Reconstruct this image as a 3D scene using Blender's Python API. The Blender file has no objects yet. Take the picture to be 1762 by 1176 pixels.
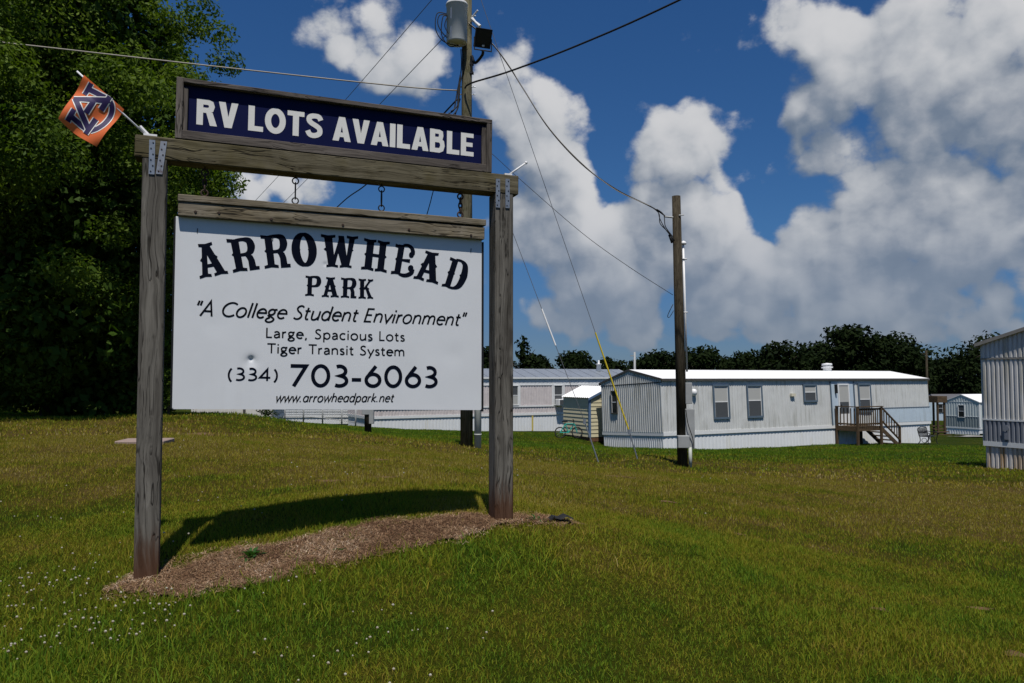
import bpy, bmesh, math, random
import numpy as np
from mathutils import Vector, Matrix

# ------------------------------------------------------------------ camera, light, world
SC = bpy.context.scene
COL = SC.collection
F = 1350.0
PITCH = math.atan(62 / F)
EYE = 1.5
cd = bpy.data.cameras.new("camera")
cam = bpy.data.objects.new("camera", cd)
COL.objects.link(cam)
cd.sensor_width = 36.0
cd.lens = F / 1762 * 36.0
cd.clip_end = 3000
cd.clip_start = 0.05
cam.location = (0, 0, EYE)
cam.rotation_euler = (math.pi / 2 + PITCH, 0, 0)
SC.camera = cam

SUN_EL = math.radians(65.5)
SUN_AZ = math.atan2(0.11, -0.99)          # clockwise from +Y
sd = Vector((math.sin(SUN_AZ) * math.cos(SUN_EL), math.cos(SUN_AZ) * math.cos(SUN_EL), math.sin(SUN_EL)))
sl = bpy.data.lights.new("sun", 'SUN')
sl.energy = 4.4
sl.angle = math.radians(0.5)
sl.color = (1.0, 0.95, 0.87)
so = bpy.data.objects.new("sun", sl)
so.rotation_euler = sd.to_track_quat('Z', 'Y').to_euler()
so.location = (20, -20, 40)
COL.objects.link(so)

vs = SC.view_settings
vs.view_transform = 'Standard'
vs.look = 'None'
vs.exposure = 0.0
vs.gamma = 1.0
vs.use_curve_mapping = False
SC.render.engine = 'CYCLES'
SC.cycles.max_bounces = 4
SC.cycles.diffuse_bounces = 2
SC.cycles.glossy_bounces = 2
SC.cycles.transparent_max_bounces = 6


def ray(px, py):
    x = (px - 881) / F
    u = (588 - py) / F
    return Vector((x, math.cos(PITCH) - u * math.sin(PITCH), math.sin(PITCH) + u * math.cos(PITCH)))


def at(px, py, Y):
    d = ray(px, py)
    d = d * (Y / d.y)
    return d + Vector((0, 0, EYE))


class NT:
    """small helper for node trees"""
    def __init__(s, tree):
        s.t = tree

    def n(s, typ, ins=None, **kw):
        nd = s.t.nodes.new(typ)
        for k, v in kw.items():
            setattr(nd, k, v)
        for k, v in (ins or {}).items():
            sock = nd.inputs[k]
            if isinstance(v, bpy.types.NodeSocket):
                s.t.links.new(v, sock)
            else:
                if sock.type == 'RGBA' and len(v) == 3:
                    v = (*v, 1)
                sock.default_value = v
        return nd

    def math(s, op, a, b=0.0, c=None, clamp=False):
        ins = {0: a, 1: b}
        if c is not None:
            ins[2] = c
        return s.n('ShaderNodeMath', ins, operation=op, use_clamp=clamp).outputs[0]

    def vmath(s, op, a, b=None, scale=None):
        ins = {0: a}
        if b is not None:
            ins[1] = b
        if scale is not None:
            ins['Scale'] = scale
        nd = s.n('ShaderNodeVectorMath', ins, operation=op)
        return nd.outputs['Value'] if op in ('DOT_PRODUCT', 'LENGTH') else nd.outputs['Vector']

    def mix(s, f, a, b, blend='MIX'):
        nd = s.n('ShaderNodeMix', {0: f, 6: a, 7: b}, data_type='RGBA', blend_type=blend)
        return nd.outputs[2]

    def rng(s, v, a, b, c=0.0, d=1.0, interp='SMOOTHSTEP'):
        return s.n('ShaderNodeMapRange', {0: v, 1: a, 2: b, 3: c, 4: d}, interpolation_type=interp).outputs[0]

    def noise(s, vec, scale, detail=4, rough=0.55, dist=0.0, out=0, typ=None):
        nd = s.n('ShaderNodeTexNoise', {'Vector': vec, 'Scale': scale, 'Detail': detail, 'Roughness': rough, 'Distortion': dist})
        return nd.outputs[out]

    def ramp(s, fac, stops):
        nd = s.n('ShaderNodeValToRGB', {0: fac})
        cr = nd.color_ramp
        while len(cr.elements) < len(stops):
            cr.elements.new(0.5)
        for e, (p, c) in zip(cr.elements, stops):
            e.position = p
            e.color = (*c, 1) if len(c) == 3 else c
        return nd.outputs[0]


# ---- sky: Nishita + cumulus clouds in the world
w = bpy.data.worlds.new("World")
SC.world = w
w.use_nodes = True
wt = w.node_tree
wt.nodes.clear()
W = NT(wt)

# cloud masses: photo direction, angular radius in photo pixels, weight
CLOUDS = [
    (560, 20, 90, .55), (640, 60, 95, .7), (710, 105, 75, .6), (745, 125, 50, .35),
    (890, 190, 90, .75), (955, 230, 95, .75), (870, 260, 80, .6), (1010, 190, 45, .3), (960, 300, 80, .6),
    (940, 390, 85, .75), (1010, 410, 100, .85), (1080, 450, 90, .75), (1000, 465, 80, .6), (900, 400, 70, .6),
    (1140, 280, 85, .7), (1190, 240, 75, .6), (1240, 290, 80, .6), (1320, 290, 45, .4), (1180, 360, 100, .8), (1210, 430, 100, .7), (1250, 380, 70, .5),
    (1370, 40, 75, .75), (1420, 70, 60, .5),
    (1440, 150, 95, .85), (1520, 130, 110, .9), (1420, 230, 80, .7), (1500, 250, 120, .9), (1600, 200, 130, .9), (1700, 170, 120, .8), (1750, 250, 120, .8),
    (1560, 40, 100, .75), (1680, 50, 110, .8), (1770, 60, 100, .7), (1640, 310, 110, .8), (1740, 330, 100, .8), (1530, 330, 80, .6),
    (1430, 420, 85, .7), (1520, 420, 90, .7), (1620, 420, 90, .75), (1700, 410, 60, .5), (1370, 460, 80, .6), (1470, 490, 90, .6), (1570, 500, 90, .55), (1320, 480, 60, .5),
    (1110, 540, 55, .5), (1060, 555, 45, .35), (1230, 530, 60, .5), (1270, 550, 50, .4), (1740, 470, 50, .6), (1730, 530, 45, .5), (1560, 560, 45, .35),
    (1190, 215, 50, .45), (1290, 560, 60, .4), (1400, 560, 50, .35), (1480, 570, 55, .4), (1640, 550, 60, .4), (930, 560, 50, .35), (1120, 590, 40, .3), (1000, 580, 40, .35), (1300, 585, 40, .3), (990, 525, 30, .3),
    (1050, 550, 55, .6), (1110, 570, 50, .5), (1235, 548, 60, .6), (1330, 566, 55, .6), (1430, 545, 65, .65), (1530, 572, 55, .6), (1640, 560, 60, .6), (1735, 575, 50, .55), (985, 585, 45, .5), (925, 545, 40, .4), (1180, 595, 40, .4), (1280, 600, 40, .4),
    (440, 320, 70, .7), (520, 320, 60, .7), (380, 330, 60, .5),
]
g = bpy.data.node_groups.new("cloud_density", 'ShaderNodeTree')
g.interface.new_socket("Vector", in_out='INPUT', socket_type='NodeSocketVector')
g.interface.new_socket("Density", in_out='OUTPUT', socket_type='NodeSocketFloat')
G = NT(g)
gi = g.nodes.new('NodeGroupInput')
go = g.nodes.new('NodeGroupOutput')
P = gi.outputs[0]
warp = G.n('ShaderNodeTexNoise', {'Vector': P, 'Scale': 7.0, 'Detail': 3, 'Roughness': .6}).outputs['Color']
wv = G.vmath('SCALE', G.vmath('SUBTRACT', warp, (.5, .5, .5)), scale=.11)
PW = G.vmath('NORMALIZE', G.vmath('ADD', P, wv))
acc = None
for (cx, cy, r, wt_) in CLOUDS:
    d = ray(cx, cy).normalized()
    dp = G.vmath('DOT_PRODUCT', PW, tuple(d))
    b = G.rng(dp, math.cos(1.12 * r / F), 1.0, 0.0, wt_)
    acc = b if acc is None else G.math('ADD', acc, b)
acc = G.math('MINIMUM', acc, 1.25)
stretch = G.vmath('MULTIPLY', P, (1.0, 1.0, 1.35))
nz = G.noise(stretch, 8.5, 8, .545)
sep_c = G.n('ShaderNodeSeparateXYZ', {0: P})
band = G.math('MULTIPLY', G.math('MULTIPLY', G.rng(sep_c.outputs[2], .03, .09), G.rng(sep_c.outputs[2], .24, .12)), .34)
WV = G.vmath('ADD', P, G.vmath('SCALE', wv, scale=.35))
v1 = G.n('ShaderNodeTexVoronoi', {'Vector': WV, 'Scale': 17.0}, feature='F1').outputs[0]
v2 = G.n('ShaderNodeTexVoronoi', {'Vector': WV, 'Scale': 41.0}, feature='F1').outputs[0]
vor = G.math('ADD', G.math('MULTIPLY', G.math('MULTIPLY', v1, v1), .75), G.math('MULTIPLY', G.math('MULTIPLY', v2, v2), .40))
dens = G.math('ADD', acc, G.math('MULTIPLY', G.math('SUBTRACT', nz, .5), 2.1))
dens = G.math('ADD', G.math('SUBTRACT', dens, vor), G.math('MULTIPLY', band, G.rng(sep_c.outputs[0], -.15, .1)))
# extra unseen cloud behind and above the viewpoint, added to whiten the ambient light
sp_ = G.n('ShaderNodeSeparateXYZ', {0: P})
rest = G.math('MAXIMUM', G.rng(sp_.outputs[1], .55, .1), G.rng(sp_.outputs[2], .55, .8))
dens = G.math('ADD', dens, G.math('MULTIPLY', rest, .34))
g.links.new(dens, go.inputs[0])

gen = W.n('ShaderNodeTexCoord').outputs['Generated']
sky = W.n('ShaderNodeTexSky', sky_type='NISHITA', sun_disc=False, sun_elevation=SUN_EL, sun_rotation=SUN_AZ,
          altitude=0.0, air_density=1.0, dust_density=.15, ozone_density=3.0).outputs[0]
zen = W.n('ShaderNodeSeparateXYZ', {0: gen}).outputs[2]
sky = W.mix(1.0, sky, W.ramp(W.rng(zen, 0.0, .45, 0, 1, 'LINEAR'), [(0.0, (.20, .30, .52)), (.12, (.20, .30, .50)), (.4, (.215, .40, .61)), (1.0, (.20, .42, .66))]), 'MULTIPLY')


def cd_at(vec):
    nd = wt.nodes.new('ShaderNodeGroup')
    nd.node_tree = g
    wt.links.new(vec, nd.inputs[0])
    return nd.outputs[0]


d0 = cd_at(gen)
d1 = cd_at(W.vmath('ADD', gen, (.012, -.010, .030)))
d2 = cd_at(W.vmath('ADD', gen, (.02, -.015, .095)))
fine = W.noise(W.vmath('MULTIPLY', gen, (1, 1, 1.3)), 34.0, 4, .65)
alpha = W.rng(W.math('ADD', d0, W.math('MULTIPLY', W.math('SUBTRACT', fine, .5), .75)), .10, .66)
rim = W.math('MULTIPLY', W.math('SUBTRACT', d0, d1), 1.05)
bulk = W.math('MULTIPLY', W.math('SUBTRACT', d0, d2), .55)
thick = W.rng(d0, .4, 1.7)
lit = W.math('ADD', W.math('ADD', rim, bulk), W.math('MULTIPLY', W.math('SUBTRACT', fine, .5), .55))
lit = W.math('SUBTRACT', W.math('ADD', lit, .08), W.math('MULTIPLY', thick, .28))
shade = W.math('ADD', W.math('MULTIPLY', W.math('TANH', lit), .5), .5, clamp=True)
ccol = W.ramp(shade, [(0.0, (1.0, 1.45, 2.2)), (.28, (1.75, 2.2, 2.9)), (.55, (3.2, 3.5, 4.0)), (.80, (4.7, 4.9, 5.2)), (1.0, (6.4, 6.4, 6.5))])
ccol = W.mix(W.rng(zen, .23, .03, 0.0, .72), ccol, (2.35, 2.7, 3.25))
full = W.mix(W.math('MULTIPLY', alpha, W.rng(zen, .02, .25, .80, .96)), sky, ccol)
bg = W.n('ShaderNodeBackground', {'Color': full, 'Strength': 0.1})
w.cycles.sampling_method = 'MANUAL'
w.cycles.sample_map_resolution = 256
wo = W.n('ShaderNodeOutputWorld')
wt.links.new(bg.outputs[0], wo.inputs[0])

# ------------------------------------------------------------------ helpers
rnd = random.Random(7)
rng = np.random.default_rng(11)


# parts of these kinds become one object per separate piece
EACH = {'rail_bolt', 'slot_strip', 'through_bolt', 'nail', 'wall_trim', 'bushing', 'handrail', 'insulator', 'clamp'}


class MB:
    def __init__(s):
        s.v = []
        s.f = []
        s.m = []

    def quad(s, a, b, c, d, m=0):
        i = len(s.v)
        s.v += [tuple(a), tuple(b), tuple(c), tuple(d)]
        s.f.append((i, i + 1, i + 2, i + 3))
        s.m.append(m)

    def poly(s, pts, m=0):
        i = len(s.v)
        s.v += [tuple(p) for p in pts]
        s.f.append(tuple(range(i, i + len(pts))))
        s.m.append(m)

    def box(s, x0, x1, y0, y1, z0, z1, m=0, bev=0.0):
        if bev <= 0:
            i = len(s.v)
            s.v += [(x, y, z) for x in (x0, x1) for y in (y0, y1) for z in (z0, z1)]
            for q in ((0, 1, 3, 2), (4, 6, 7, 5), (0, 4, 5, 1), (2, 3, 7, 6), (0, 2, 6, 4), (1, 5, 7, 3)):
                s.f.append(tuple(i + k for k in q))
                s.m.append(m)
            return
        bm = bmesh.new()
        bmesh.ops.create_cube(bm, size=1)
        for v in bm.verts:
            v.co = Vector(((x0 + x1) / 2 + v.co.x * (x1 - x0), (y0 + y1) / 2 + v.co.y * (y1 - y0), (z0 + z1) / 2 + v.co.z * (z1 - z0)))
        bmesh.ops.bevel(bm, geom=bm.edges[:], offset=bev, segments=1, affect='EDGES')
        s.add_bm(bm, m)

    def add_bm(s, bm, m=0):
        i = len(s.v)
        bm.verts.ensure_lookup_table()
        bm.verts.index_update()
        s.v += [tuple(v.co) for v in bm.verts]
        for f in bm.faces:
            s.f.append(tuple(i + v.index for v in f.verts))
            s.m.append(m)
        bm.free()

    def obox(s, c, ax, ay, az, m=0):
        """oriented box: centre and three half-axis vectors"""
        i = len(s.v)
        c, ax, ay, az = Vector(c), Vector(ax), Vector(ay), Vector(az)
        s.v += [tuple(c + ax * p + ay * q + az * r) for p in (-1, 1) for q in (-1, 1) for r in (-1, 1)]
        for q in ((0, 1, 3, 2), (4, 6, 7, 5), (0, 4, 5, 1), (2, 3, 7, 6), (0, 2, 6, 4), (1, 5, 7, 3)):
            s.f.append(tuple(i + k for k in q))
            s.m.append(m)

    def tube(s, pts, r, n=8, m=0, caps=True):
        pts = [Vector(p) for p in pts]
        rs = r if isinstance(r, (list, tuple)) else [r] * len(pts)
        t0 = (pts[1] - pts[0]).normalized()
        ref = Vector((0, 0, 1)) if abs(t0.z) < .9 else Vector((1, 0, 0))
        nrm = t0.cross(ref).normalized()
        base = len(s.v)
        for k, p in enumerate(pts):
            a = pts[max(k - 1, 0)]
            b = pts[min(k + 1, len(pts) - 1)]
            t = (b - a).normalized()
            nrm = (nrm - t * nrm.dot(t)).normalized()
            bi = t.cross(nrm)
            for j in range(n):
                an = 2 * math.pi * j / n
                s.v.append(tuple(p + (nrm * math.cos(an) + bi * math.sin(an)) * rs[k]))
        for k in range(len(pts) - 1):
            for j in range(n):
                j2 = (j + 1) % n
                s.f.append((base + k * n + j, base + k * n + j2, base + (k + 1) * n + j2, base + (k + 1) * n + j))
                s.m.append(m)
        if caps:
            s.f.append(tuple(base + j for j in reversed(range(n))))
            s.m.append(m)
            e = base + (len(pts) - 1) * n
            s.f.append(tuple(e + j for j in range(n)))
            s.m.append(m)

    def ring(s, c, ax, ay, R, r, n=16, k=6, m=0):
        c, ax, ay = Vector(c), Vector(ax).normalized(), Vector(ay).normalized()
        az = ax.cross(ay)
        base = len(s.v)
        for i in range(n):
            a = 2 * math.pi * i / n
            d = ax * math.cos(a) + ay * math.sin(a)
            for j in range(k):
                b = 2 * math.pi * j / k
                s.v.append(tuple(c + d * (R + r * math.cos(b)) + az * r * math.sin(b)))
        for i in range(n):
            for j in range(k):
                i2, j2 = (i + 1) % n, (j + 1) % k
                s.f.append((base + i * k + j, base + i2 * k + j, base + i2 * k + j2, base + i * k + j2))
                s.m.append(m)

    def lathe(s, c, prof, n=20, m=0):
        """profile [(r, z)...] about vertical axis at c"""
        base = len(s.v)
        for (r, z) in prof:
            for j in range(n):
                a = 2 * math.pi * j / n
                s.v.append((c[0] + r * math.cos(a), c[1] + r * math.sin(a), c[2] + z))
        for k in range(len(prof) - 1):
            for j in range(n):
                j2 = (j + 1) % n
                s.f.append((base + k * n + j, base + k * n + j2, base + (k + 1) * n + j2, base + (k + 1) * n + j))
                s.m.append(m)

    def islands(s):
        par = list(range(len(s.v)))

        def find(a):
            while par[a] != a:
                par[a] = par[par[a]]
                a = par[a]
            return a
        for f in s.f:
            for k in f[1:]:
                par[find(k)] = find(f[0])
        groups = {}
        for f, m in zip(s.f, s.m):
            groups.setdefault(find(f[0]), []).append((f, m))
        out = []
        for fs in groups.values():
            ids = sorted({k for f, _ in fs for k in f})
            mp = {k: i for i, k in enumerate(ids)}
            b = MB()
            b.v = [s.v[k] for k in ids]
            b.f = [tuple(mp[k] for k in f) for f, _ in fs]
            b.m = [m for _, m in fs]
            out.append(b)
        return out

    def build(s, name, mats, parent=None, smooth=False):
        if name in EACH:
            return [b.build_one(name, mats, parent, smooth) for b in s.islands()][-1]
        return s.build_one(name, mats, parent, smooth)

    def build_one(s, name, mats, parent=None, smooth=False):
        me = bpy.data.meshes.new(name)
        me.from_pydata(s.v, [], s.f)
        mats = mats if isinstance(mats, (list, tuple)) else [mats]
        for mm in mats:
            me.materials.append(mm)
        if len(mats) > 1:
            me.polygons.foreach_set('material_index', s.m)
        if smooth:
            me.polygons.foreach_set('use_smooth', [True] * len(me.polygons))
        me.update()
        o = bpy.data.objects.new(name, me)
        COL.objects.link(o)
        if parent:
            o.parent = parent
        return o


def np_mesh(name, verts, loops, sizes, mat, attr=None, smooth=False):
    """fast mesh from numpy arrays; loops flat vertex indices, sizes per-polygon vertex counts"""
    me = bpy.data.meshes.new(name)
    me.vertices.add(len(verts))
    me.vertices.foreach_set('co', np.ascontiguousarray(verts, dtype=np.float32).ravel())
    me.loops.add(len(loops))
    me.loops.foreach_set('vertex_index', np.ascontiguousarray(loops, dtype=np.int32))
    me.polygons.add(len(sizes))
    st = np.concatenate([[0], np.cumsum(sizes)[:-1]]).astype(np.int32)
    me.polygons.foreach_set('loop_start', st)
    if smooth:
        me.polygons.foreach_set('use_smooth', np.ones(len(sizes), dtype=bool))
    me.materials.append(mat)
    if attr is not None:
        a = me.attributes.new('tint', 'FLOAT', 'POINT')
        a.data.foreach_set('value', np.ascontiguousarray(attr, dtype=np.float32))
    me.update(calc_edges=True)
    o = bpy.data.objects.new(name, me)
    COL.objects.link(o)
    return o


def tag(o, label=None, cat=None, group=None, kind=None):
    if label:
        o['label'] = label
    if cat:
        o['category'] = cat
    if group:
        o['group'] = group
    if kind:
        o['kind'] = kind
    return o


def thing(name, label, cat, loc=(0, 0, 0), rz=0.0, group=None):
    o = bpy.data.objects.new(name, None)
    o.empty_display_size = .2
    COL.objects.link(o)
    o.location = loc
    o.rotation_euler = (0, 0, rz)
    return tag(o, label, cat, group)


def catmull(pts, n=8, closed=False):
    pts = [Vector(p) for p in pts]
    out = []
    N = len(pts)
    rngk = range(N) if closed else range(N - 1)
    for i in rngk:
        if closed:
            p0, p1, p2, p3 = pts[i - 1], pts[i], pts[(i + 1) % N], pts[(i + 2) % N]
        else:
            p0, p1, p2, p3 = pts[max(i - 1, 0)], pts[i], pts[i + 1], pts[min(i + 2, N - 1)]
        for k in range(n):
            t = k / n
            out.append(.5 * ((2 * p1) + (p2 - p0) * t + (2 * p0 - 5 * p1 + 4 * p2 - p3) * t * t + (3 * p1 - p0 - 3 * p2 + p3) * t ** 3))
    if not closed:
        out.append(pts[-1])
    return out


# ------------------------------------------------------------------ materials
def base_mat(name):
    m = bpy.data.materials.new(name)
    m.use_nodes = True
    t = m.node_tree
    t.nodes.clear()
    n = NT(t)
    out = n.n('ShaderNodeOutputMaterial')
    return m, n, out


def principled(n, out, col, rough=.6, bump=None, bstr=.3, bdist=.01, **kw):
    ins = {'Base Color': col, 'Roughness': rough, 'Specular IOR Level': .04}
    ins.update(kw)
    if bump is not None:
        ins['Normal'] = n.n('ShaderNodeBump', {'Height': bump, 'Strength': bstr, 'Distance': bdist}).outputs[0]
    p = n.n('ShaderNodeBsdfPrincipled', ins)
    n.t.links.new(p.outputs[0], out.inputs[0])
    return p


def paint(name, col, rough=.5, var=.12, scale=6.0, dirt=None, dirt_amt=.0, metallic=0.0, streak=False, spec=.3, thr=.48):
    """painted surface with slight mottling and optional vertical dirt streaks"""
    m, n, out = base_mat(name)
    co = n.n('ShaderNodeTexCoord').outputs['Object']
    v = n.noise(co, scale, 5, .6)
    c = n.mix(1.0, col, n.ramp(v, [(.25, (1 - var,) * 3), (.75, (1 + var * .3,) * 3)]), 'MULTIPLY')
    if dirt is not None:
        if streak:
            st = n.noise(n.vmath('MULTIPLY', co, (4.0, 4.0, .25)), 1.6, 6, .65)
            pt = n.noise(co, .9, 3, .5)
            k = n.math('MULTIPLY', n.rng(st, thr, thr + .3), n.rng(pt, thr - .1, thr + .2))
        else:
            k = n.rng(n.noise(co, scale * .7, 6, .7), .5, .75)
        c = n.mix(n.math('MULTIPLY', k, dirt_amt), c, dirt)
    principled(n, out, c, rough, v, .08, .01, **{'Metallic': metallic, 'Specular IOR Level': spec})
    return m


def wood(name, axis, light, dark, clay=False, warm=None):
    """weathered lumber, grain along the given axis of the object"""
    m, n, out = base_mat(name)
    co = n.n('ShaderNodeTexCoord').outputs['Object']
    info = n.n('ShaderNodeObjectInfo').outputs['Random']
    off = n.vmath('SCALE', (3.1, 5.7, 9.3), scale=info)
    co2 = n.vmath('ADD', co, off)
    sc = {'x': (1.3, 26, 26), 'z': (26, 26, 1.3), 'y': (26, 1.3, 26)}[axis]
    sf = {'x': (3.0, 90, 90), 'z': (90, 90, 3.0), 'y': (90, 3.0, 90)}[axis]
    wv = n.n('ShaderNodeTexNoise', {'Vector': co2, 'Scale': 3.0, 'Detail': 2}).outputs['Color']
    cw = n.vmath('ADD', co2, n.vmath('SCALE', n.vmath('SUBTRACT', wv, (.5, .5, .5)), scale=.06))
    a = n.noise(n.vmath('MULTIPLY', cw, sc), 1.0, 4, .6, .6)
    b = n.noise(n.vmath('MULTIPLY', cw, sf), 1.0, 3, .6)
    blot = n.noise(co2, 4.0, 4, .6)
    c = n.ramp(a, [(.25, dark), (.5, tuple((x + y) / 2 for x, y in zip(light, dark))), (.72, light)])
    c = n.mix(n.math('MULTIPLY', n.rng(b, .52, .75), .65), c, tuple(x * .4 for x in dark))
    if warm:
        c = n.mix(n.math('MULTIPLY', n.rng(blot, .4, .7), .75), c, n.mix(1.0, c, warm, 'MULTIPLY'))
    # knots
    vo = n.n('ShaderNodeTexVoronoi', {'Vector': n.vmath('MULTIPLY', co2, tuple(.12 if k == axis else 1.0 for k in 'xyz')), 'Scale': 14.0, 'Randomness': 1.0})
    kn = n.rng(vo.outputs[0], .03, .09, 1.0, 0.0)
    kmask = n.math('MULTIPLY', kn, n.rng(n.noise(co2, 2.3, 1), .52, .6))
    c = n.mix(n.math('MULTIPLY', kmask, .7), c, (.045, .032, .022))
    crack_s = {'x': (.9, 34, 34), 'z': (34, 34, .9), 'y': (34, .9, 34)}[axis]
    ck = n.noise(n.vmath('MULTIPLY', cw, crack_s), 1.0, 2, .4)
    crack = n.math('MULTIPLY', n.rng(n.math('ABSOLUTE', n.math('SUBTRACT', ck, .5)), .0, .03, 1.0, 0.0), n.rng(blot, .42, .55))
    c = n.mix(n.math('MULTIPLY', crack, .85), c, (.012, .01, .008))
    if clay:
        sep = n.n('ShaderNodeSeparateXYZ', {0: co})
        h = n.math('ADD', sep.outputs[2], n.math('MULTIPLY', n.math('SUBTRACT', n.math('ADD', a, b), 1.0), .30))
        k = n.rng(h, .08, .38, 1.0, 0.0)
        c = n.mix(n.math('MULTIPLY', k, .88), c, n.mix(a, (.032, .016, .010), (.125, .058, .030)))
    hgt = n.math('SUBTRACT', n.math('ADD', n.math('MULTIPLY', a, .6), n.math('MULTIPLY', b, .4)), n.math('MULTIPLY', crack, .8))
    principled(n, out, c, .85, hgt, .7, .006)
    return m


WOOD_Z = wood('weathered_post_wood', 'z', (.20, .185, .16), (.045, .040, .034), clay=True)
WOOD_X = wood('weathered_beam_wood', 'x', (.185, .162, .11), (.048, .040, .024), warm=(.75, .72, .5))
WOOD_FX = wood('grey_frame_wood_long', 'x', (.18, .155, .135), (.05, .042, .037))
WOOD_FZ = wood('grey_frame_wood_short', 'z', (.19, .165, .145), (.055, .047, .04))
RAIL_X = wood('grey_rail_wood', 'x', (.29, .25, .19), (.08, .068, .048), warm=(.8, .75, .6))
POLE_W = wood('creosote_pole_wood', 'z', (.19, .175, .12), (.05, .045, .03), warm=(.8, .85, .6))
POLE_D = wood('brown_pole_wood', 'z', (.085, .072, .05), (.022, .017, .012))
DECK_W = wood('stained_deck_wood', 'x', (.15, .105, .065), (.05, .034, .022))
DECK_Z = wood('stained_deck_posts', 'z', (.15, .105, .065), (.05, .034, .022))

BOARD_W = paint('white_sign_enamel', (.68, .695, .715), .45, .06, 3.0, (.42, .40, .36), .2, streak=True)
NAVY = paint('navy_panel_paint', (.006, .009, .050), .5, .15, 8.0, spec=.06)
LETTER_W = paint('white_letter_vinyl', (.72, .71, .67), .5, .05)
LETTER_B = paint('dark_navy_letter_paint', (.004, .006, .014), .7, .15, spec=.03)
LETTER_K = paint('black_letter_paint', (.005, .006, .009), .7, .15, spec=.03)
GALV = paint('galvanised_steel', (.30, .33, .37), .45, .25, 30.0, metallic=.6)
GALV_R = paint('rusty_galvanised_steel', (.30, .32, .36), .5, .25, 30.0, (.09, .03, .018), .9, metallic=.4)
RUST = paint('rusty_iron', (.05, .032, .024), .8, .4, 40.0, (.13, .045, .02), .7)
BLACKM = paint('black_metal', (.012, .012, .013), .5, .2)
CABLE = paint('black_cable', (.012, .012, .012), .6, .1)
CABLE_L = paint('weathered_aluminium_cable', (.34, .31, .26), .5, .2)
CABLE_G = paint('steel_strand', (.11, .115, .125), .5, .2)
WHITE_P = paint('white_plastic', (.78, .78, .78), .35, .06)
YELLOW_P = paint('yellow_guy_guard', (.55, .43, .02), .4, .12)
TRANS = paint('grey_transformer_paint', (.62, .64, .63), .4, .1, 4, (.25, .17, .10), .5, streak=True)
GREYBOX = paint('grey_enclosure_paint', (.33, .34, .34), .45, .15, 6)
CONDUIT = paint('pale_pvc_conduit', (.48, .50, .46), .5, .15, 5)

SID_GREY = paint('grey_ribbed_siding', (.60, .61, .60), .5, .12, 2.0, (.30, .30, .27), .8, streak=True, thr=.42)
SID_BLUE = paint('pale_blue_siding', (.47, .56, .64), .5, .1, 2.0, (.28, .30, .30), .5, streak=True)
SID_PINK = paint('faded_pink_siding', (.62, .565, .56), .6, .2, 3.0, (.24, .19, .18), .6, streak=True)
SID_WHITE = paint('white_ribbed_siding', (.66, .68, .70), .45, .08, 2.0, (.42, .38, .26), .5, streak=True)
SID_RUST = paint('rust_streaked_siding', (.62, .60, .56), .5, .1, 2.0, (.32, .19, .08), .85, streak=True)
SID_TAN = paint('grey_tan_siding', (.66, .65, .64), .45, .12, 3.0, (.34, .31, .22), .8, streak=True, thr=.40)
SID_DK = paint('slate_siding', (.23, .245, .28), .45, .12, 3.0, (.16, .16, .15), .5, streak=True)
SID_TEAL = paint('pale_teal_siding', (.56, .61, .61), .5, .1, 2.0)
SID_TEALD = paint('dark_teal_siding', (.23, .27, .28), .5, .1, 2.0)
SKIRT = paint('white_skirting', (.72, .74, .76), .5, .06, 2.0, (.48, .40, .16), .55, streak=True)
SKIRT_RUST = paint('rust_stained_skirting', (.66, .63, .60), .5, .08, 3.0, (.36, .20, .045), .9, streak=True, thr=.38)
ROOF_W = paint('white_roof_coating', (.86, .86, .85), .5, .05, 1.5)
ROOF_G = paint('bare_metal_roof', (.30, .33, .37), .40, .15, 1.5, metallic=.3)
ROOF_D = paint('dark_roof', (.12, .12, .13), .6, .15, 2)
TRIM_DK = paint('dark_weathered_trim', (.075, .07, .065), .6, .25, 5)
TRIM_BL = paint('blue_grey_trim', (.095, .135, .18), .45, .15, 5)
TRIM_W = paint('white_trim', (.72, .73, .73), .45, .08)
GLASS = paint('dark_window_glass', (.02, .022, .025), .08, .1)
SCREEN = paint('window_screen', (.075, .08, .085), .45, .1)
BLIND = paint('window_blind', (.42, .42, .40), .6, .1, 30)
SHED_Y = paint('cream_lap_siding', (.58, .53, .36), .5, .08, 3)
SHED_BL = paint('blue_shed_trim', (.10, .17, .30), .5, .1)
TEAL_M = paint('teal_bicycle_paint', (.02, .30, .25), .3, .05)
TYRE = paint('tyre_rubber', (.015, .015, .016), .8, .1)
TANK_B = paint('pale_blue_tank', (.45, .56, .68), .4, .1)
CONC = paint('pinkish_concrete', (.30, .225, .195), .9, .2, 20)


def leaf_mat(name, c0, c1, tr=.35, spec=.12):
    m, n, out = base_mat(name)
    at_ = n.n('ShaderNodeAttribute', attribute_name='tint')
    c = n.mix(at_.outputs['Fac'], c0, c1)
    d = n.n('ShaderNodeBsdfPrincipled', {'Base Color': c, 'Roughness': .6, 'Specular IOR Level': spec})
    t = n.n('ShaderNodeBsdfTranslucent', {'Color': n.mix(1.0, c, (1.2, 1.35, .5), 'MULTIPLY')})
    mx = n.n('ShaderNodeMixShader', {0: tr})
    n.t.links.new(d.outputs[0], mx.inputs[1])
    n.t.links.new(t.outputs[0], mx.inputs[2])
    n.t.links.new(mx.outputs[0], out.inputs[0])
    return m


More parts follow.
